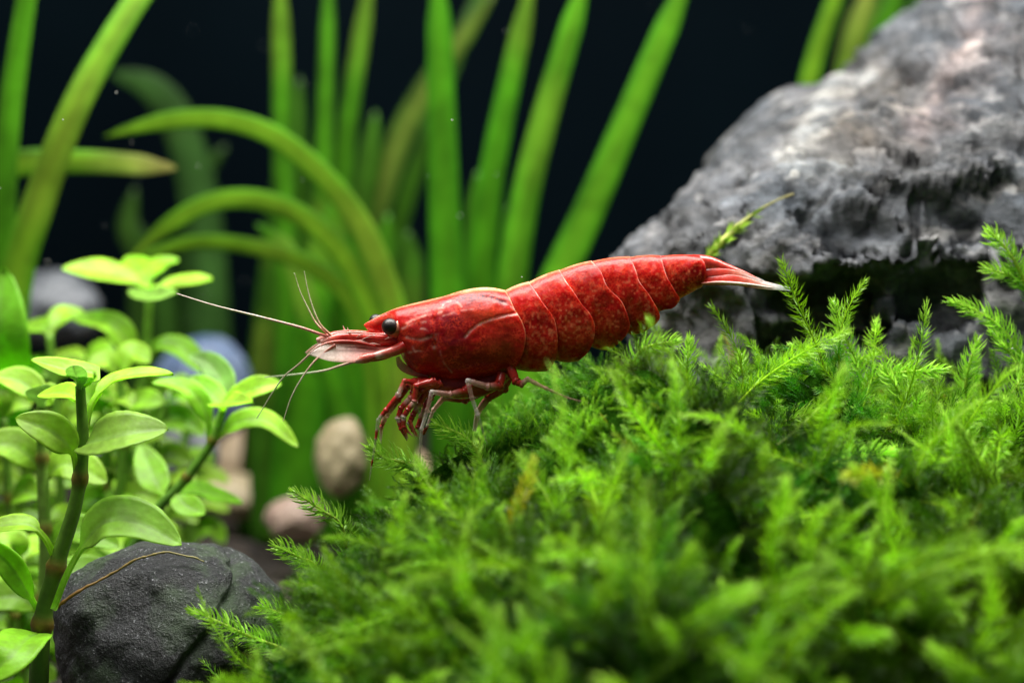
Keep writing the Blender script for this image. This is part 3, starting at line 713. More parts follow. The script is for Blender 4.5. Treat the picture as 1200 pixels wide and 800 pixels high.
def build_moss():
    bag = Bag()
    variants = [frond_variant(s, nl, ll, lw, bd) for s, nl, ll, lw, bd in
                [(1, 84, .20, .0140, .25), (2, 88, .18, .0135, .5), (3, 82, .22, .0140, .15), (4, 86, .19, .0135, .75), (5, 90, .17, .0130, .4), (6, 84, .23, .0140, .55)]]
    N = 10600
    r = np.random.default_rng(21)
    x = r.uniform(-1.75, 3.6, N * 3); y = 1.35 - (r.uniform(0, 1, N * 3) ** 0.85) * 5.0
    lim = np.abs(x) < (DIST + y) * TANH * 1.12 + 0.15
    z = mound(x, y)
    ok = lim & (z > GZ + 0.06)
    x, y, z = x[ok][:N], y[ok][:N], z[ok][:N]; n = len(x)
    eps = 0.03
    nx = -(mound(x + eps, y) - mound(x - eps, y)) / (2 * eps); ny = -(mound(x, y + eps) - mound(x, y - eps)) / (2 * eps)
    nm = unit(np.stack([nx, ny, np.ones(n)], 1))
    # clumps: neighbours lean the same way
    p = np.stack([x, y, z], 1)
    lean = np.stack([vnoise(p * 2.2 + 31), vnoise(p * 2.2 + 57), 0 * x], 1) * 0.9
    gd = unit(nm * 0.8 + np.array([0, -0.12, 0.45]) + lean + r.normal(0, 0.36, (n, 3)))
    a = r.uniform(0, 6.283, n); hx = np.stack([np.cos(a), np.sin(a), 0 * a], 1)
    hx = unit(hx - gd * (hx * gd).sum(1)[:, None]); hy = np.cross(gd, hx)
    hgt = 1 + 0.5 * vnoise(p * 2.8 + 77)
    s = r.uniform(0.19, 0.36, n) * hgt
    near = np.exp(-((x - 0.1) / 1.35) ** 4 - ((y + 0.1) / 0.9) ** 2)      # grazed short where the shrimp stands
    s = s * (1 - 0.55 * near) * np.where((y > 0.1) & (x > 0.8), 0.72, 1.0)
    base = p - gd * 0.03
    tint = np.clip(0.62 + 0.85 * vnoise(p * 2.6 + 13) + r.normal(0, 0.26, n), 0.16, 1.7)
    hue = np.clip(0.42 + 0.6 * vnoise(p * 1.6 + 90) + r.normal(0, 0.2, n), 0, 1)
    cd = np.array([0.008, 0.045, 0.002]); cm = np.array([0.050, 0.28, 0.005]); cy = np.array([0.28, 0.57, 0.010]); ct = np.array([0.58, 0.86, 0.16])  # cd darkens the frond feet, adding shade between fronds by colour
    vi = r.integers(0, len(variants), n)
    # long feathery shoots that arch out of the carpet
    long_v = [frond_variant(60 + k, 210, .135, .0100, b, 66, .012, 9) for k, b in enumerate((.15, .4, .7, 1.0, .55, .3))]
    M = 560; ix = r.choice(n, M, replace=False)
    ix = ix[(np.exp(-((x[ix] + 0.1) / 1.25) ** 4 - ((y[ix] + 0.05) / 1.0) ** 2) < 0.25)]
    gd[ix] = unit(nm[ix] * 0.55 + np.array([0, -0.18, 0.30]) + lean[ix] * 0.6 + r.normal(0, 0.5, (len(ix), 3)) * np.array([1.2, 0.7, 0.7]))
    hx[ix] = unit(hx[ix] - gd[ix] * (hx[ix] * gd[ix]).sum(1)[:, None]); hy[ix] = np.cross(gd[ix], hx[ix])
    s[ix] = r.uniform(0.42, 0.85, len(ix)) * np.where(y[ix] > 0.1, 0.7, 1.0)
    vi[ix] = len(variants) + r.integers(0, len(long_v), len(ix))
    tint[ix] = r.uniform(0.75, 1.6, len(ix)); hue[ix] = r.uniform(0.6, 1.0, len(ix))
    old = r.uniform(0, 1, n) < 0.02
    variants = variants + long_v
    for k, (lv, lq, lt, lc) in enumerate(variants):
        I = np.where(vi == k)[0]; m = len(I)
        W = base[I][:, None] + (hx[I][:, None] * lv[None, :, 0:1] + hy[I][:, None] * lv[None, :, 1:2] + gd[I][:, None] * lv[None, :, 2:3]) * s[I][:, None, None]
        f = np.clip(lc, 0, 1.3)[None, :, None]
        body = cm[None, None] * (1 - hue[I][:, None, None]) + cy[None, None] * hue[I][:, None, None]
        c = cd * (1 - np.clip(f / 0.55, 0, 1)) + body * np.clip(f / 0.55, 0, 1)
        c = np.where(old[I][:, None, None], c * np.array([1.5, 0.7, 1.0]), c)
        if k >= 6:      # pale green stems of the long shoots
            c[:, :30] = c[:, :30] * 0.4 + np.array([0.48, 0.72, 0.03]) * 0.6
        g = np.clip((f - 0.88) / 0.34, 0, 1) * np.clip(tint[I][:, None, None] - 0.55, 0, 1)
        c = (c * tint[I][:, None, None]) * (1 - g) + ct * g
        nv = len(lv); off = (np.arange(m) * nv)[:, None, None]
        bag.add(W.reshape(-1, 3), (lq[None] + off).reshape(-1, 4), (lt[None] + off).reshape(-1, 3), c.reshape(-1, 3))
    # the dark matted core the fronds grow from
    NX, NY = 200, 170
    X, Y = np.meshgrid(np.linspace(-1.85, 3.9, NX), np.linspace(-4.2, 1.9, NY), indexing='ij')
    Z = mound(X, Y) - 0.02
    o = bag.build('moss_mound', M_MOSS, origin=(0.8, -0.8, GZ))
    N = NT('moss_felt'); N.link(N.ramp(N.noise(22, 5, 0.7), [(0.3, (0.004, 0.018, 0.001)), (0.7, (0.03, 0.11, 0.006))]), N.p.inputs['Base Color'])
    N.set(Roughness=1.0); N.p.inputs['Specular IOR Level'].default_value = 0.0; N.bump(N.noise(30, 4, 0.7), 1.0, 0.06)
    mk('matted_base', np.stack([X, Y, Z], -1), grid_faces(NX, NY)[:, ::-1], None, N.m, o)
    tag(o, 'dense mound of fluffy green moss under the red shrimp', 'moss', kind='stuff')
build_moss()

# fronds that stand out from the mound, one by one
def moss_frond(pts, label, ll=0.115, lw=0.0125, step=0.0115, r0=0.015, bright=1.0, group=None, seed=0, white=0.6):
    q3 = [P(*p) for p in pts]
    # root the frond in the mound
    b = q3[0]; zb = float(mound(np.array([b[0]]), np.array([b[1]]))[0])
    if zb > b[2] - 0.6 and zb < b[2]: q3 = [np.array([b[0] + 0.02, b[1], zb - 0.03])] + q3
    L = sum(np.linalg.norm(np.array(q3[i + 1]) - q3[i]) for i in range(len(q3) - 1))
    n = max(24, int(L / 0.02)); q = smooth_path(q3, n)
    r = np.random.default_rng(500 + seed)
    e = empty('moss_frond', q[0]); tag(e, label, 'moss frond', group)
    u = np.linspace(0, 1, n)
    v, qd, t, par = tube(q, r0 * (1 - 0.6 * u), None, 6)
    cs = np.array([0.42, 0.58, 0.035]) * bright; ct = np.array([0.60, 0.80, 0.12]) * bright; cw = np.array([0.75, 0.85, 0.62])
    k = par[:, None]; c = cs * (1 - k) + ct * k; w = np.clip((k - 0.93) / 0.07, 0, 1) * white; c = c * (1 - w) + cw * w
    mk('stem', v, qd, t, M_MOSS, e, c)
    bag = Bag(); tg, nn, bb = frames(q, (0.2, -1, 0.3))
    nl = int(L / step) * 3
    for i in range(nl):
        z = 0.05 + 0.95 * (i + r.uniform(0, 1)) / nl
        j = min(n - 1, int(z * (n - 1)))
        a = i * 2.4 + r.uniform(-0.4, 0.4)
        # two main rows across, lighter rows front and back
        rad = nn[j] * math.cos(a) * 0.75 + bb[j] * math.sin(a) * 1.15; rad = unit(rad)
        endk = max(0, z - 0.82) / 0.18
        sp = math.radians(62 * (1 - 0.55 * endk) + r.uniform(-12, 12))
        d1 = tg[j] * math.cos(sp) + rad * math.sin(sp)
        d2 = unit(d1 + tg[j] * 0.5 + np.array([0, 0, 0.15]) + r.normal(0, 0.15, 3)); d3 = unit(d2 + tg[j] * 0.6 + r.normal(0, 0.2, 3))
        Ln = ll * r.uniform(0.65, 1.12) * (1 - 0.5 * endk) * min(1, 0.5 + z * 2)
        sd = unit(np.cross(d1, rad + r.normal(0, 0.5, 3))) * lw * 0.5
        b = q[j]; m1 = b + d1 * Ln * 0.4; m2 = m1 + d2 * Ln * 0.35; m3 = m2 + d3 * Ln * 0.25
        V = np.array([b - sd * .7, b + sd * .7, m1 + sd, m1 - sd, m2 + sd * .7, m2 - sd * .7, m3])
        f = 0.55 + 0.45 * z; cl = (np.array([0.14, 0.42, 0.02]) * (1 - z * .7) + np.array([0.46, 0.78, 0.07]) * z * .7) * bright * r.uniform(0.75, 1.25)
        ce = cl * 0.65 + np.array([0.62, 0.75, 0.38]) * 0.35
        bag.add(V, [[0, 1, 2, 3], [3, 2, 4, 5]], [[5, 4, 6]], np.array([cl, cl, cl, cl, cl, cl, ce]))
    bag.build('leaflets', M_MOSS, e)
    return e
FG = 'moss fronds standing out from the mound'
BLUR = 'soft pale moss frond on the near slope of the mound'
HF = [
    ([(1012, 462, .25), (1003, 425, .25), (988, 388, .25), (977, 352, .25)], 'upright moss frond with bristly leaflets standing before the rock hollow', 1.0),
    ([(1012, 462, .2), (1028, 442, .2), (1058, 436, .15), (1108, 433, .1)], 'moss frond bending out level beside the upright bristly one', 1.1),
    ([(863, 480, .1), (884, 452, .05), (920, 428, .05), (958, 402, .05)], 'sharp curly tipped moss frond leaning toward the rock hollow', 1.2),
    ([(805, 440, .2), (806, 420, .2), (808, 396, .2)], 'short upright moss sprig just below the shrimp tail', 1.0),
    ([(866, 450, .25), (868, 432, .25), (869, 414, .25)], 'stubby moss sprig beside the curly tipped frond', 1.1),
    ([(868, 525, -.25), (905, 500, -.25), (957, 482, -.3)], 'moss frond sloping up from the middle of the mound below the curly one', 0.95),
    ([(948, 606, -.8), (963, 568, -.8), (978, 543, -.8), (1010, 534, -.8), (1052, 531, -.8)], 'pale bare stemmed moss frond bent like a hook on the slope', 1.25),
    ([(1085, 552, -.3), (1118, 527, -.3), (1160, 516, -.3), (1212, 516, -.3)], 'long feathery moss frond lying level with comb-like leaflets', 1.25),
    ([(1215, 450, .5), (1180, 392, .5), (1148, 366, .5), (1110, 352, .5)], 'arched moss frond drooping in front of the rock', 1.0),
    ([(1215, 360, .6), (1185, 300, .6), (1156, 268, .6)], 'high moss frond reaching up in front of the rock face', 1.05),
    ([(1225, 350, .65), (1190, 326, .65), (1154, 314, .65)], 'short moss frond branching beneath the highest one', 1.0),
    ([(1225, 480, .45), (1196, 430, .45), (1162, 388, .45)], 'broad moss frond under the arched one drooping before the rock', 1.0),
    ([(1130, 478, .35), (1134, 435, .35), (1146, 396, .35)], 'leaning moss frond between the level one and the arched one', 0.95),
    ([(1066, 486, .1), (1052, 456, .1), (1034, 428, .1)], 'small bent moss frond under the level one', 1.0),
    ([(1180, 480, .2), (1192, 452, .2), (1215, 420, .2)], 'moss frond tilting toward the rock above the long feathery one', 1.0),
    ([(905, 470, .2), (912, 445, .2), (905, 424, .2)], 'slim moss sprig between the curly tipped frond and the rock hollow', 1.05),
    ([(385, 795, -.5), (340, 764, -.5), (290, 744, -.5), (258, 729, -.5), (224, 714, -.5)], 'long moss frond stretching out over the dark cobble', 1.1),
    ([(372, 740, -.4), (346, 726, -.4), (326, 717, -.4), (304, 709, -.4)], 'short white tipped moss frond above the one over the cobble', 1.1),
    ([(402, 620, .1), (376, 597, .1), (342, 574, .1)], 'thin moss frond pointing at the pinkish pebble', 0.8),
    ([(372, 668, -.1), (350, 652, -.1), (320, 638, -.1)], 'moss frond hooked over the shoulder of the dark cobble', 0.95),
    ([(448, 726, -.9), (418, 696, -.9), (391, 664, -.9)], 'straight moss frond rising diagonally from the near left slope', 0.95),
    ([(462, 748, -1.1), (425, 737, -1.1), (390, 740, -1.1)], 'white tipped moss frond lying level on the near left slope', 0.95),
    ([(550, 645, -.6), (530, 624, -.6), (487, 600, -.6)], 'pale tipped moss frond under the long walking legs', 0.95),
    ([(575, 575, -.2), (567, 545, -.2), (552, 518, -.2), (532, 505, -.2), (508, 496, -.2)], 'thick stemmed moss frond curling up under the claws of the shrimp', 1.15),
    ([(488, 548, .1), (465, 540, .1), (447, 535, .1), (432, 521, .1)], 'small moss frond just behind the foremost walking leg', 1.0),
    ([(796, 488, -.1), (768, 464, -.05), (730, 446, 0)], 'bright thin moss runner under the shrimp abdomen', 1.2),
    ([(742, 428, .35), (755, 408, .35), (793, 399, .35)], 'curved moss frond brushing the underside of the shrimp abdomen', 1.1),
    ([(620, 800, -1.9), (565, 768, -1.9), (495, 770, -1.9)], 'soft pale moss frond bending toward the cobble at the near foot of the mound', 0.9),
    ([(915, 800, -2.0), (938, 770, -2.0), (962, 742, -2.0)], BLUR, 1.0),
    ([(1090, 735, -1.9), (1130, 730, -2.0), (1172, 746, -2.1)], BLUR, 1.0),
    ([(700, 735, -2.0), (770, 750, -2.0), (848, 745, -2.1)], BLUR, 1.0),
    ([(1098, 705, -1.6), (1080, 672, -1.6), (1058, 648, -1.6)], BLUR, 0.95),
    ([(706, 585, -1.0), (718, 560, -1.0), (738, 528, -1.0)], 'upright soft moss frond on the slope straight below the shrimp abdomen', 1.0),
    ([(805, 605, -1.2), (820, 588, -1.2), (842, 568, -1.2)], 'short soft moss frond on the slope below the shrimp tail', 1.0),
    ([(640, 690, -1.5), (650, 650, -1.5), (640, 612, -1.5)], BLUR, 0.9),
    ([(770, 700, -1.7), (765, 660, -1.7), (750, 625, -1.7)], BLUR, 0.85),
    ([(1000, 650, -1.4), (1030, 625, -1.4), (1052, 603, -1.4)], 'soft moss frond rising just below the hooked pale stemmed one', 1.0),
    ([(590, 760, -1.8), (600, 730, -1.8), (578, 700, -1.8)], BLUR, 0.9),
]
for k, (pts, lab, br) in enumerate(HF):
    big = pts[0][2] <= -1.0
    moss_frond(pts, lab, ll=0.125 if not big else 0.115, bright=br, group=FG, seed=k, white=0.75)
# a bare creeper lying over the rock behind the tail
pts = [P(*p) for p in [(815, 325, 1.16), (838, 292, 1.14), (862, 268, 1.24), (884, 250, 1.32), (908, 236, 1.38), (930, 227, 1.42)]]
q = smooth_path(pts, 70); u = np.linspace(0, 1, 70)
v, qd, t, par = tube(q, 0.027 * np.interp(u, [0, .5, .62, 1], [1, .8, .4, .2]) * (1 + 0.2 * vnoise(np.stack([u * 22] * 3, 1))), None, 10)
c = np.array((0.44, 0.56, 0.05)) * (1 - par[:, None]) + np.array((0.42, 0.38, 0.16)) * par[:, None]
e = empty('moss_runner', q[0]); tag(e, 'yellow green runner climbing the rock just behind the shrimp tail', 'moss frond')
mk('stem', v, qd, t, M_MOSS, e, c)
bag = Bag(); r = np.random.default_rng(8); tg, nn, bb = frames(q, (0, -1, .3))
for i in range(60):
    j = int(r.uniform(0, 45)); a = i * 2.4; rad = nn[j] * math.cos(a) + bb[j] * math.sin(a); d = unit(tg[j] + rad * .8); sd = unit(np.cross(d, rad)) * .012
    b = q[j]; bag.add([b - sd, b + sd, b + d * .05 + sd, b + d * .05 - sd, b + d * .10], [[0, 1, 2, 3]], [[3, 2, 4]], np.array((0.3, 0.5, 0.05)))
bag.build('leaflets', M_MOSS, e)

# ------------------------------------------------------------------ the shrimp
SH = empty('red_shrimp', P(600, 460, 0)); tag(SH, 'bright red shrimp with black eyes standing on the moss mound', 'shrimp')
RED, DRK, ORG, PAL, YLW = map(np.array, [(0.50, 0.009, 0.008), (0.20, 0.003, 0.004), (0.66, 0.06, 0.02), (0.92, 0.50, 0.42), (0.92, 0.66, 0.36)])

def spl(line, n=60): return smooth_path(np.array(line, float), n)

def build_body():
    NT_ = 141
    th = np.linspace(0, math.pi, NT_); T = (1 - np.cos(th)) / 2
    def curve(pts, lo=0.0, hi=1.0):
        q = smooth_path(np.array(pts, float), 200); s = np.linspace(0, 1, 200); tt = lo + (hi - lo) * T
        return np.stack([np.interp(tt, s, q[:, 0]), np.interp(tt, s, q[:, 1])], 1)
    # carapace stations: dorsal -> ventral
    car = [[(426, 380.5), (426.4, 381.3), (427, 382)], [(429, 378.2), (430, 382), (431.5, 387)], [(436, 374.3), (437, 381), (438.5, 390.5)],
           [(446, 369), (447, 380), (448.5, 391.5)], [(456, 364.3), (456.5, 378), (458, 393)], [(463, 361.5), (464, 382), (466, 404)],
           [(470, 359.3), (471.5, 390), (472, 420)], [(480, 356.5), (481, 395), (482, 433)], [(500, 351.8), (502, 397), (504, 441.5)],
           [(520, 347), (525, 398), (528, 445)], [(540, 340.8), (548, 397), (552, 444.5)], [(558, 337.3), (570, 395), (574, 441)], [(576, 337), (592, 388), (590, 437)]]
    L = [[(591.5, 339.8), (597, 347), (603, 360), (612, 375), (616, 391), (613, 410), (605, 426), (592, 437.5)],
         [(619.5, 329.8), (628, 341), (636, 353), (645, 365), (650.5, 377), (653, 400), (650, 420), (640, 435)],
         [(655.5, 315.8), (664, 330), (672, 341), (681, 354.5), (690, 365), (695.5, 378), (695, 394), (689, 409), (677, 423)],
         [(693, 305.3), (703, 317), (711, 335), (726, 350), (733, 365), (736.5, 380), (731, 393), (714, 410)],
         [(738, 300.3), (744, 316), (748, 329), (757, 341), (768, 359), (771.5, 371), (763, 381.5), (748, 391)],
         [(774, 299.3), (777, 313), (781, 325), (791.5, 343), (795, 350), (787, 360), (773, 363)],
         [(819, 299), (825, 309), (826, 322), (822, 336.5)]]
    rings = []; wid = []; sv = []; kind = []
    def add(c, w, s, k): rings.append(c); wid.append(w); sv.append(s); kind.append(k)
    # carapace
    C = np.array([curve(s) for s in car + [L[0]]])
    W = [0.006, 0.014, 0.022, 0.030, 0.048, 0.105, 0.135, 0.155, 0.180, 0.196, 0.204, 0.206, 0.204, 0.203]
    NS = 200
    keys = np.array([0] + list(np.cumsum([np.linalg.norm(C[i + 1][70] - C[i][70]) for i in range(len(C) - 1)])))
    D = np.array([smooth_path(np.hstack([C[:, j], np.array(W)[:, None] * 200]), NS) for j in range(0, NT_)])
    # resample each line on the shared station parameter instead of arc length
    def cr(vals, keysn, xs):
        m = np.gradient(vals, keysn, axis=0)
        i = np.clip(np.searchsorted(keysn, xs) - 1, 0, len(keysn) - 2); h = keysn[i + 1] - keysn[i]; t = (xs - keysn[i]) / h
        sh = (len(xs),) + (1,) * (vals.ndim - 1); t = t.reshape(sh); h = h.reshape(sh)
        return (2 * t ** 3 - 3 * t ** 2 + 1) * vals[i] + (t ** 3 - 2 * t ** 2 + t) * h * m[i] + (-2 * t ** 3 + 3 * t ** 2) * vals[i + 1] + (t ** 3 - t ** 2) * h * m[i + 1]
    xs = np.linspace(keys[0], keys[-1], NS)
    D = cr(C, keys, xs); Wd = cr(np.array(W), keys, xs)
    for i in range(NS): add(D[i], Wd[i] * (1 + 0.03 * (i / NS) ** 8), i / (NS - 1), 0)
    wseg = [(0.178, 0.200), (0.183, 0.198), (0.176, 0.188), (0.160, 0.172), (0.138, 0.150), (0.112, 0.122), (0.092, 0.086)]
    for k in range(1, 7):
        a = curve(L[k - 1], 0.012, (0.91, 0.86, 0.81, 0.77, 0.66, 0.70)[k - 1]); b = curve(L[k]); a[:, 0] -= 1.5
        m = int(max(26, 1.15 * abs(b[0, 0] - a[0, 0]) + 8))
        for i in range(m):
            s = i / (m - 1); ss = s
            c = a * (1 - ss) + b * ss
            bul = math.sin(math.pi * min(1, s * 1.02))
            c = c + np.stack([0 * T, -1.3 * bul * (1 - T) ** 3 + 2.2 * bul * T ** 4 * (0 if k == 6 else 1)], 1)
            w0, w1 = wseg[k][0] * 0.93, wseg[k][1] * 1.015
            add(c, w0 + (w1 - w0) * (s ** 0.8), s, k)
    # close behind segment six
    for f in (0.6, 0.1):
        c = curve(L[6]); m = c.mean(0); add(m + (c - m) * f + [2, 1], 0.086 * f, 1.0, 7)
    R = np.array(rings); wid = np.array(wid); sv = np.array(sv)[:, None] + 0 * T; kd = np.array(kind)[:, None] + 0 * T
    px, py = R[..., 0], R[..., 1]
    prof = (1 - np.abs(2 * T - 1) ** 2.5) ** 0.5
    # abdomen and carapace sides fall a little flatter towards the belly
    prof = prof * (1 - 0.10 * np.clip(T - 0.55, 0, 1))
    yy = wid[:, None] * prof[None]
    # relief of the carapace
    groove = spl([(606, 364), (585, 369), (565, 376), (553, 384), (546, 392)]); g2 = spl([(520, 354), (535, 350), (550, 346), (572, 347), (592, 353)])
    g3 = spl([(510, 372), (514, 388), (512, 402), (516, 420)]); g4 = spl([(474, 392), (490, 396), (508, 392)])
    g5 = spl([(470, 408), (476, 424), (490, 433), (515, 438), (545, 438), (575, 432), (600, 420)])
    rel = 0
    for ln, amp, wd in ((groove, -.006, 1.8), (g2, -.006, 2.6), (g3, -.006, 3.2), (g4, -.004, 2.2), (g5, -.005, 2.0)):
        rel = rel + amp * np.exp(-(seg_dist(px, py, ln) / wd) ** 2)
    rel = rel + 0.016 * np.exp(-((px - 570) / 30) ** 2 - ((py - 405) / 22) ** 2) + 0.010 * np.exp(-((px - 565) / 20) ** 2 - ((py - 362) / 9) ** 2)
    rel = np.where(kd == 0, rel, 0)
    # low soft folds on the plates of the abdomen
    rel = rel + np.where(kd > 0, 0.005 * fbm(np.stack([px / 11, py / 16, kd * 3.0], -1), 2), 0.0025 * fbm(np.stack([px / 13, py / 10, kd], -1), 2))
    yy = np.maximum(yy + rel * np.clip(prof * 2 - 0.4, 0, 1)[None], 0)
    # ---- pigment, with painted seam shading and a rim highlight
    base = PA(px, py, 0.0)
    n1 = fbm(np.stack([px / 22, py / 22, 0 * px], -1), 4)[..., None]; n2 = fbm(np.stack([px / 7, py / 7, 0 * px + 5], -1), 4)[..., None]
    def mixc(c, d, f): return c * (1 - np.clip(f, 0, 1)) + d * np.clip(f, 0, 1)
    c = np.tile(RED, px.shape + (1,))
    c = mixc(c, DRK, 0.45 * n1 + 0.06); c = mixc(c, ORG, 0.7 * n2 - 0.08)
    G = lambda x, y, a, b: np.exp(-((px - x) / a) ** 2 - ((py - y) / b) ** 2)[..., None]
    isC = (kd == 0)[..., None]
    car_c = c
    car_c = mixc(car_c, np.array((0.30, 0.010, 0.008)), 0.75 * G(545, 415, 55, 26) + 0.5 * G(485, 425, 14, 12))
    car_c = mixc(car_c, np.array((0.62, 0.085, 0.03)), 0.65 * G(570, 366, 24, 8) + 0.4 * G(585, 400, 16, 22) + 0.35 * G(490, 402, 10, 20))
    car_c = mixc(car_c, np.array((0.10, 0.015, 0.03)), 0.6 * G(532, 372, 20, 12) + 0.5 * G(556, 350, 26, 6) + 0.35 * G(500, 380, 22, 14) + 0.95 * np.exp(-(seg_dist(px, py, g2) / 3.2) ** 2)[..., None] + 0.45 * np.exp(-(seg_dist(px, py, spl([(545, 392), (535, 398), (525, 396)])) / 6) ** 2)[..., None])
    car_c = mixc(car_c, np.array((0.66, 0.12, 0.07)), 0.8 * np.exp(-(seg_dist(px, py, spl([(430, 381), (445, 374), (460, 370)])) / 3) ** 2)[..., None])
    broken = np.clip(0.7 + 1.3 * n2, 0, 1)
    for ln, wd, a in (([(606, 366), (585, 369), (565, 376), (553, 384), (546, 392)], 0.85, 0.8), ([(478, 377), (495, 369), (518, 364)], 1.0, 0.7), ([(473, 383), (484, 378), (500, 375)], .9, .5),
                      ([(478, 393), (492, 396), (506, 392)], 1.0, .6), ([(508, 378), (513, 392), (510, 404)], 1.5, .5), ([(480, 411), (500, 407), (512, 400)], .9, .5),
                      ([(467, 401), (472, 408), (473, 414)], 1.3, .9), ([(520, 356), (532, 351), (542, 357)], .9, .45), ([(430, 385), (440, 387.5), (449, 388)], 1.0, .8),
                      ([(588, 352), (600, 358), (604, 362)], .8, .5), ([(484, 384), (498, 383), (507, 388)], .7, .5), ([(520, 368), (540, 362), (556, 360)], .7, .35), ([(484, 402), (489, 416), (486, 426)], .8, .45), ([(516, 404), (520, 420), (530, 434)], .7, .3), ([(488, 368), (505, 362), (525, 358)], .8, .4)):
        car_c = mixc(car_c, PAL, 1.25 * a * broken * np.exp(-(seg_dist(px, py, spl(ln)) / (wd * 1.5)) ** 2)[..., None])
    # abdomen
    ab = c
    up = (T[None] + 0 * px)[..., None]
    ab = mixc(ab, np.array((0.82, 0.22, 0.10)), np.clip(1.2 * fbm(np.stack([px / 3.2, py / 3.2, kd], -1), 3)[..., None] - 0.12, 0, 1) * np.exp(-((up - 0.52) / 0.30) ** 2))
    ab = mixc(ab, np.array((0.80, 0.26, 0.08)), 0.65 * np.exp(-((up - 0.95) / 0.09) ** 2) * np.clip(0.6 + n2, 0, 1))
    s3 = sv[..., None]
    ab = mixc(ab, DRK * 0.9, 0.65 * np.exp(-((s3 - 0.0) / 0.10) ** 2) * np.exp(-((up - 0.6) / 0.4) ** 2) + 0.55 * np.exp(-((s3 - 0.86) / 0.10) ** 2) * np.clip((up - 0.45) * 3, 0, 1))  # dark bands at the plate seams: overlap shading painted in
    ab = mixc(ab, PAL, 0.72 * np.exp(-((s3 - 1.0) / 0.026) ** 2) * np.clip(1.25 - up * 2.0, 0, 1) * np.clip(0.75 + 0.9 * n2, 0, 1))
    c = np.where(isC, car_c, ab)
    c = np.where((kd == 7)[..., None], RED * 0.8, c)
    # translucent pale keel along the back, its rim highlight painted in
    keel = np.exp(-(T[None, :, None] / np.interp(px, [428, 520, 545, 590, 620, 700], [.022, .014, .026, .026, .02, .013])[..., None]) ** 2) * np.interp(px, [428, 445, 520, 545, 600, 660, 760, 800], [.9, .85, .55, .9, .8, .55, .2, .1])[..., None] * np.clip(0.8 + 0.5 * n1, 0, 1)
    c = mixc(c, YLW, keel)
    rear = 0.7 * (np.exp(-((s3 - 1.0) / 0.006) ** 2)) * np.clip(0.9 - up * 1.2, 0, 1)
    c = np.where(isC, mixc(c, YLW, rear), c)
    # ---- both sides make one closed surface
    nr = len(R)
    near = base.copy(); near[..., 1] -= yy; far = base.copy(); far[..., 1] += yy
    loop = np.concatenate([near, far[:, -2:0:-1]], 1); cl = np.concatenate([c, c[:, -2:0:-1]], 1)
    nv = loop.shape[1]; V = loop.reshape(-1, 3); Q = grid_faces(nr, nv, True)
    V = np.vstack([V, loop[0].mean(0)[None], loop[-1].mean(0)[None]]); k = nr * nv; j = np.arange(nv); j2 = (j + 1) % nv
    t = np.vstack([np.stack([j * 0 + k, j2, j], 1), np.stack([j * 0 + k + 1, (nr - 1) * nv + j, (nr - 1) * nv + j2], 1)])
    cols = np.vstack([cl.reshape(-1, 3), cl[0, :1], cl[-1, :1]])
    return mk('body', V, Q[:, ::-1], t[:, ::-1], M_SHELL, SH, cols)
build_body()

def limb(name, pts, radii, cols, flat=1.0, sides=10, n=None, hint=(0, -1, 0.2), parent=SH, mat=M_LIMB, sharp=False):
    """cols: list of (position along, r, g, b, pigment)"""
    q3 = np.array([np.append(P(*p), r) for p, r in zip(pts, radii)])
    n = n or 10 * len(pts)
    if sharp:      # jointed: straight runs with knobby joints
        s = np.linspace(0, len(pts) - 1, n * 2); q4 = np.stack([np.interp(s, range(len(pts)), q3[:, k]) for k in range(4)], 1)
        k = np.array([.25, .5, .25]); e = q4.copy()
        for _ in range(2): e[1:-1] = q4[:-2] * .25 + q4[1:-1] * .5 + q4[2:] * .25; q4 = e.copy()
        fr = np.abs(s - np.round(s)); jm = (np.round(s) > 0) & (np.round(s) < len(pts) - 1)
        q4[:, 3] *= 1 + 0.30 * np.exp(-(fr / 0.07) ** 2) * jm - 0.10 * np.exp(-((fr - 0.16) / 0.06) ** 2)
    else: q4 = smooth_path(q3, n)
    v, qd, t, par = tube(q4[:, :3], q4[:, 3] * flat, q4[:, 3], sides, hint)
    K = np.array(cols, float)
    c = np.stack([np.interp(par, K[:, 0], K[:, k]) for k in range(1, 5)], 1)
    return mk(name, v, qd, t, mat, parent, c)

R1 = (0.50, 0.03, 0.02); R2 = (0.62, 0.12, 0.08); PK = (0.80, 0.46, 0.38); WH = (0.95, 0.86, 0.80); GL = (0.90, 0.80, 0.72)
def cc(*k): return [(p, *c, a) for p, c, a in k]

# eyes
def ball(name, c, r, mat, colr=None, parent=SH, n=36, wob=0.0):
    th, ph = np.meshgrid(np.linspace(0, 2 * math.pi, n * 2, endpoint=False), np.linspace(0, math.pi, n), indexing='ij')
    d = np.stack([np.sin(ph) * np.cos(th), np.sin(ph) * np.sin(th), np.cos(ph)], -1).transpose(1, 0, 2)
    V = np.asarray(c) + d * np.asarray(r)
    return mk(name, V, grid_faces(n, 2 * n, True)[:, ::-1], None, mat, parent, None if colr is None else np.array(colr))
for side in (-1, 1):
    if side < 0: ce = P(457.5, 382.5, -0.105); st = [(470, 389, -0.06), (464, 386, -0.085), (459, 383, -0.10)]
    else: ce = P(441, 376.5, 0.115); st = [(462, 384, 0.06), (452, 381, 0.085), (444, 378, 0.11)]
    es = limb('eyestalk', st, [0.046, 0.050, 0.053], cc((0, RED, 1), (0.7, R2 if side < 0 else (0.2, 0.03, 0.02), 1), (1, (0.70, 0.36, 0.22) if side < 0 else (0.06, 0.02, 0.015), 1)), sides=20)
    ball('eye', ce + np.array([-0.003, -0.014 * (1 if side < 0 else -1), 0]), (0.048, 0.047, 0.048) if side < 0 else (0.042, 0.042, 0.042), M_EYE, None, es)

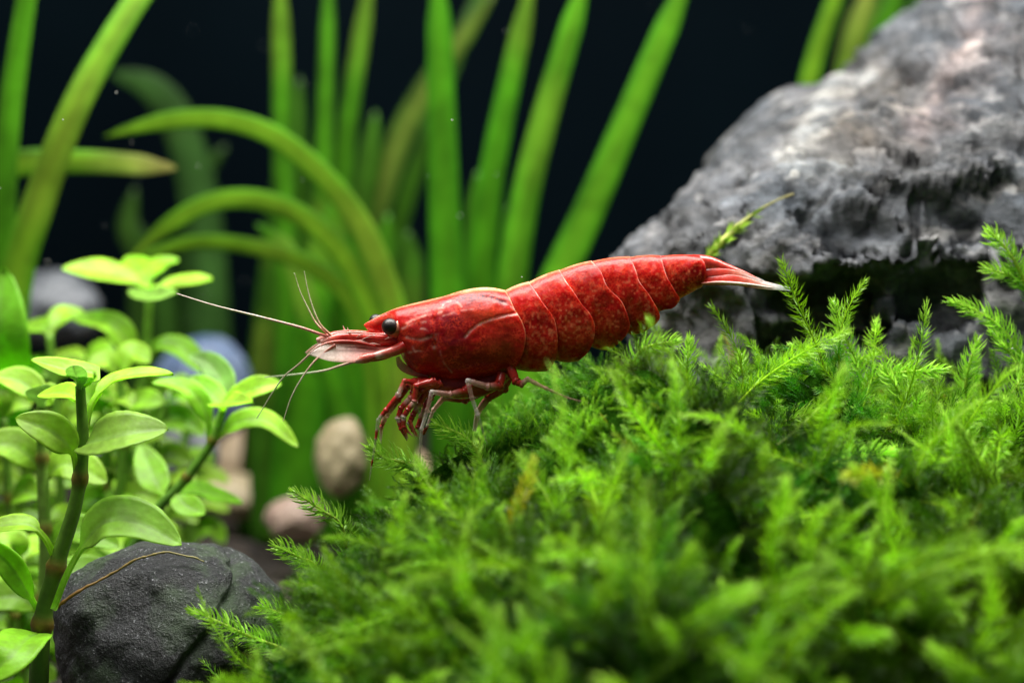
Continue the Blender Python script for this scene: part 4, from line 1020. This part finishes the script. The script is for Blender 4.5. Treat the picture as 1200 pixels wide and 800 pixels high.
# snout: antennular stalks, antennal scales, antennal bases
for side in (-1, 1):
    y = 0.052 * side; dx, dy = (0, 0) if side < 0 else (-5, -2)
    ast = limb('antennule_stalk', [(472 + dx, 398 + dy, y), (455 + dx, 397 + dy, y), (440 + dx, 397.5 + dy, y), (420 + dx, 396 + dy, y), (402 + dx, 396 + dy, y), (388 + dx, 398 + dy, y), (376 + dx, 401 + dy, y)],
         [0.046, 0.042, 0.040, 0.037, 0.034, 0.027, 0.014], cc((0, RED, 1), (.3, R1, 1), (.55, (0.55, 0.05, 0.03), 1), (.75, R1, 1), (.85, R2, .95), (1, PK, .8)), flat=0.95, sides=16, n=80)
    limb('stalk_spine', [(412 + dx, 393 + dy, y - 0.02), (409 + dx, 389 + dy, y - 0.02), (407 + dx, 383.5 + dy, y - 0.02)], [0.010, 0.006, 0.001], cc((0, R2, 1), (1, PK, .9)), sides=8, parent=ast)
    limb('stalk_ridge', [(452 + dx, 392 + dy, y - 0.045), (430 + dx, 390.5 + dy, y - 0.042), (411 + dx, 389.5 + dy, y - 0.038), (395 + dx, 391 + dy, y - 0.03)], [0.004, 0.005, 0.005, 0.002], cc((0, R2, 1), (.5, (0.75, 0.25, 0.18), 1), (1, PK, .9)), sides=8, parent=ast)
    # broad clear antennal scale
    ys = 0.085 * side
    asc = limb('antennal_scale', [(468 + dx, 408, ys), (445 + dx, 412, ys), (420 + dx, 411, ys), (395 + dx, 410.5, ys), (378 + dx, 411, ys), (363 + dx, 413.5, ys)],
         [0.040, 0.066, 0.084, 0.084, 0.062, 0.008], cc((0, R2, 1), (.25, R2, .9), (.45, (0.80, 0.34, 0.28), .65), (.7, (0.90, 0.70, 0.60), .42), (1, WH, .36)), flat=0.13, sides=24, n=70, hint=(0, -0.75 * (1 if side < 0 else -1), 0.66))
    limb('scale_edge', [(440 + dx, 405, ys - 0.012), (415 + dx, 400, ys - 0.016), (392 + dx, 400, ys - 0.016), (375 + dx, 405, ys - 0.012), (363 + dx, 413, ys)], [0.005, 0.006, 0.006, 0.005, 0.003],
         cc((0, R1, 1), (.5, (0.55, 0.06, 0.04), 1), (1, PK, .9)), sides=8, parent=asc)
    limb('antenna_base', [(474 + dx, 405, y * 2.2), (462 + dx, 411, y * 2.4), (448 + dx, 415, y * 2.5), (440 + dx, 417, y * 2.5), (428 + dx, 420, y * 2.5), (417 + dx, 423, y * 2.5)],
         [0.036, 0.031, 0.026, 0.023, 0.028, 0.014], cc((0, RED, 1), (.4, R2, 1), (.55, PK, .95), (.62, (0.55, 0.07, 0.05), 1), (.85, R2, .95), (1, PK, .8)), sides=16, n=60)
# fine pink folds across the snout
for k, (a, b) in enumerate([((440, 393), (424, 398)), ((432, 402), (415, 399)), ((426, 392), (418, 395)), ((446, 404), (430, 403)), ((465, 394), (450, 398))]):
    limb('snout_fold', [(*a, -0.088), ((a[0] + b[0]) / 2, (a[1] + b[1]) / 2 - 1, -0.094), (*b, -0.088)], [0.002, 0.005, 0.002], cc((0, PK, .8), (.5, PK, 1), (1, PK, .8)), sides=6)
limb('mouthpart', [(466, 418, -0.05), (470, 428, -0.05), (482, 435, -0.05), (502, 440, -0.05)], [0.01, 0.022, 0.024, 0.02], cc((0, PK, .6), (.4, (0.75, 0.30, 0.22), .8), (1, R2, .9)), flat=.5, sides=14)

# feelers
def feeler(name, pts, r0, r1, c0=PK, c1=(0.75, 0.68, 0.5), a1=0.75):
    n = 90; q = smooth_path([P(*p) for p in pts], n); u = np.linspace(0, 1, n)
    v, qd, t, par = tube(q, r0 + (r1 - r0) * u ** 0.7, None, 7)
    K = par[:, None]; c = np.array(c0) * (1 - np.clip(K * 2, 0, 1)) + np.array(c1) * np.clip(K * 2, 0, 1)
    return mk(name, v, qd, t, M_LIMB, SH, np.hstack([c, 1 + (a1 - 1) * K]))
feeler('antennule', [(392, 396, -.05), (377, 392, -.06), (350, 383, -.08), (300, 370, -.1), (250, 357.5, -.12), (207, 344, -.12)], 0.011, 0.0035, R2, (0.72, 0.60, 0.48), 0.9)
feeler('antennule', [(396, 400, -.06), (386, 391, -.06), (376, 381, -.06), (369, 367, -.05), (362, 345, -.03), (356.5, 318, 0)], 0.010, 0.002, R2, (0.55, 0.56, 0.32), 0.7)
feeler('antennule', [(392, 397, .05), (380, 388, .05), (370, 378, .06), (361, 361, .08), (352, 342, .1), (345, 320, .12)], 0.009, 0.002, R2, (0.55, 0.56, 0.32), 0.65)
feeler('antenna', [(393, 404, -.09), (378, 415, -.1), (366, 426, -.12), (353, 444, -.14), (341, 466, -.15), (332, 493, -.16)], 0.009, 0.0025, R2, (0.66, 0.62, 0.42), 0.75)
feeler('antenna', [(372, 409, .05), (363, 415, .06), (350, 427, .1), (333, 441, .14), (318, 462, .18), (301, 490, .22)], 0.008, 0.0025, PK, (0.60, 0.60, 0.40), 0.7)
feeler('antenna', [(420, 422, .12), (400, 428, .18), (380, 434, .25), (350, 438, .35), (310, 442, .5)], 0.010, 0.003, PK, (0.6, 0.66, 0.46), 0.6)

# walking legs and claws
band = cc((0, R1, 1), (.22, R1, 1), (.3, R2, .9), (.36, GL, .24), (.40, R1, 1), (.55, R1, .95), (.60, GL, .2), (.68, GL, .2), (.70, R1, .95), (.74, R1, .95), (.76, GL, .2), (.85, GL, .2), (.86, R1, .9), (.89, R1, .9), (.91, GL, .2), (1, GL, .2))
limb('walking_leg', [(503, 446, -.08), (490, 449, -.12), (474, 446, -.16), (467, 462, -.18), (452, 481, -.19), (443, 492, -.19), (440.5, 514, -.18), (436, 542, -.15), (433, 562, -.13)], [.024, .020, .015, .015, .015, .011, .008, .005, .003], band, n=60, sharp=True)
limb('walking_leg', [(508, 446, .08), (496, 452, .10), (478, 452, .14), (466, 468, .16), (452, 487, .17), (447, 500, .17), (446, 520, .16)], [.03, .026, .021, .021, .018, .012, .004], cc((0, R1, 1), (.5, R1, 1), (.7, PK, .6), (.8, R1, .9), (1, GL, .4)), n=50, sharp=True)
clear = cc((0, R1, 1), (.18, R1, 1), (.26, (0.62, 0.22, 0.18), .9), (.38, PK, .42), (.43, WH, .45), (.48, PK, .26), (.56, PK, .2), (.64, WH, .28), (.70, WH, .45), (.74, GL, .2), (1, GL, .2))
limb('walking_leg', [(556, 446, -.10), (545, 458, -.13), (528, 462, -.17), (506, 459, -.20), (501, 480, -.21), (494, 502, -.21), (492, 530, -.20), (491, 558, -.18)], [.028, .024, .018, .014, .013, .010, .006, .003], clear, n=60, sharp=True)
limb('walking_leg', [(588, 438, -.10), (585, 452, -.14), (572, 453, -.17), (548, 446, -.20), (553, 466, -.21), (560, 486, -.21), (567, 508, -.19), (571, 520, -.18)], [.032, .028, .021, .016, .014, .011, .006, .003], clear, n=60, sharp=True)
limb('walking_leg', [(598, 430, -.12), (605, 447, -.15), (611, 450, -.16), (618, 444, -.17), (640, 455, -.18), (665, 466, -.17), (692, 473, -.15)], [.030, .024, .019, .014, .010, .006, .003], cc((0, R1, 1), (.3, R1, 1), (.45, PK, .7), (.6, (0.78, 0.40, 0.32), .5), (1, (0.7, 0.45, 0.36), .35)), n=60, sharp=True)
for p in ([(575, 438, .1), (566, 458, .12), (545, 468, .14), (520, 466, .16), (508, 480, .17), (500, 500, .17)], [(600, 432, .1), (590, 455, .12), (572, 466, .15), (560, 482, .16), (556, 505, .15)]):
    limb('walking_leg', p, [.032, .028, .024, .018, .012, .006][:len(p)], cc((0, R1, 1), (.5, (0.42, 0.03, 0.02), 1), (.7, PK, .7), (1, GL, .5)), n=50, sharp=True)
clawc = cc((0, R1, 1), (.3, R1, 1), (.38, PK, .8), (.45, R1, 1), (.62, R1, 1), (.68, WH, .7), (.74, R1, 1), (.92, R1, 1), (1, PK, .8))
claws = []
for k, (p, y) in enumerate([([(512, 446), (494, 457), (481, 466), (470, 478), (466.5, 490), (470, 502), (477, 516)], -.14),
                            ([(508, 447), (488, 452), (486, 470), (478, 480), (473, 488), (473, 500), (478, 514)], -.17),
                            ([(518, 448), (500, 458), (491, 474), (484, 486), (480, 496), (484, 504), (490, 512)], -.10),
                            ([(516, 448), (504, 466), (494, 488), (490, 500), (496, 506), (503, 498)], .05)]):
    clw = limb('claw_leg', [(a, b, y) for a, b in p], [.026, .020, .017, .017, .016, .013, .003][:len(p) - 1] + [.003], clawc, n=50, sharp=True); claws.append(clw)
for k, p in enumerate(([(471, 490, -.15), (476, 503, -.15), (484, 511, -.15)], [(480, 492, -.16), (484, 503, -.16), (487, 512, -.16)])):
    limb('claw_finger', p, [.013, .009, .002], cc((0, R1, 1), (.7, R2, .9), (1, PK, .8)), sides=8, parent=claws[k])
limb('mouth_leg', [(500, 445, -.05), (486, 447, -.08), (484, 460, -.1), (486, 474, -.1), (492, 486, -.1)], [.026, .022, .018, .016, .004], cc((0, R1, 1), (.6, R1, 1), (.8, PK, .8), (1, WH, .6)), sharp=True, n=40)
limb('mouth_leg', [(502, 445, .06), (488, 450, .08), (490, 465, .09), (497, 478, .09), (505, 484, .09)], [.026, .022, .018, .014, .004], cc((0, R1, 1), (.6, R2, 1), (.8, PK, .7), (1, WH, .5)), sharp=True, n=40)
limb('leg_base', [(505, 441, 0), (520, 450, 0), (545, 452, 0), (570, 448, 0), (592, 436, 0)], [.05, .075, .075, .07, .05], cc((0, R1, 1), (1, (0.4, 0.03, 0.02), 1)), sides=16, n=40)
# swimming legs tucked under the abdomen
for x, y, s in ((632, 424, 1), (668, 412, .95), (703, 400, .85), (735, 382, .7), (762, 362, .5)):
    for sd in (-1, 1):
        limb('swimming_leg', [(x - 6, y - 18, .07 * sd), (x, y - 8 * s, .075 * sd), (x + 8 * s, y - 5 * s, .075 * sd), (x + 18 * s, y - 7 * s, .07 * sd)], [.02 * s, .036 * s, .034 * s, .004], cc((0, R1, 1), (.5, R2, .95), (1, PK, .75)), flat=.4, sides=12)

# tail fan
limb('telson', [(812, 309, 0), (830, 309, 0), (850, 315, 0), (875, 323, 0), (893, 330, 0)], [.055, .046, .034, .020, .006], cc((0, R1, 1), (.5, (0.62, 0.06, 0.04), 1), (.8, R2, .95), (1, PK, .8)), flat=1.0, sides=16, hint=(0, -.3, 1))
for side in (-1, 1):
    y = .03 * side; dy = 0 if side < 0 else -2
    tail = cc((0, R1, 1), (.42, (0.60, 0.05, 0.03), 1), (.60, (0.70, 0.22, 0.15), .95), (.76, (0.84, 0.62, 0.55), .8), (.86, (0.82, 0.82, 0.80), .7), (1, (0.75, 0.85, 0.88), .45))
    uro = limb('uropod', [(815, 328 + dy * .3, y), (838, 328 + dy * .6, y * 2), (862, 328.5 + dy, y * 2.6), (892, 334.5 + dy, y * 3), (926, 340.5 + dy * 1.6, y * 3)], [.030, .032, .032, .021, .002], tail, flat=.22, sides=18, n=60, hint=(0, -1, .35))
    limb('uropod', [(817, 320 + dy * .3, y), (838, 319 + dy * .6, y * 1.6), (862, 321 + dy, y * 2), (880, 326 + dy, y * 2.2), (896, 331 + dy, y * 2.2)], [.026, .026, .022, .011, .002], tail, flat=.22, sides=18, n=60, hint=(0, -1, .35))
    limb('uropod_ridge', [(822, 332 + dy * .3, y * 2 - .012), (845, 331 + dy * .6, y * 2.4 - .012), (875, 333 + dy, y * 2.8 - .01), (905, 337 + dy, y * 3 - .006)], [.006, .009, .008, .002], cc((0, R2, 1), (.4, PK, 1), (1, WH, .8)), sides=8, parent=uro)

# specks drifting in the water
bag = Bag(); r = np.random.default_rng(77)
oc = np.array([[1, 0, 0], [-1, 0, 0], [0, 1, 0], [0, -1, 0], [0, 0, 1], [0, 0, -1]], float); of = [[0, 2, 4], [2, 1, 4], [1, 3, 4], [3, 0, 4], [2, 0, 5], [1, 2, 5], [3, 1, 5], [0, 3, 5]]
for k in range(70):
    c = np.array([r.uniform(-4.5, 4.5), r.uniform(-1, 9), r.uniform(-0.5, 3.2)])
    bag.add(c + oc * r.uniform(.4, 1, (6, 1)) * r.uniform(0.004, 0.011), None, of, np.array((0.6, 0.6, 0.55)))
tag(bag.build('drifting_specks', M_STEM), 'tiny pale specks drifting in the dark water', 'specks', kind='stuff')
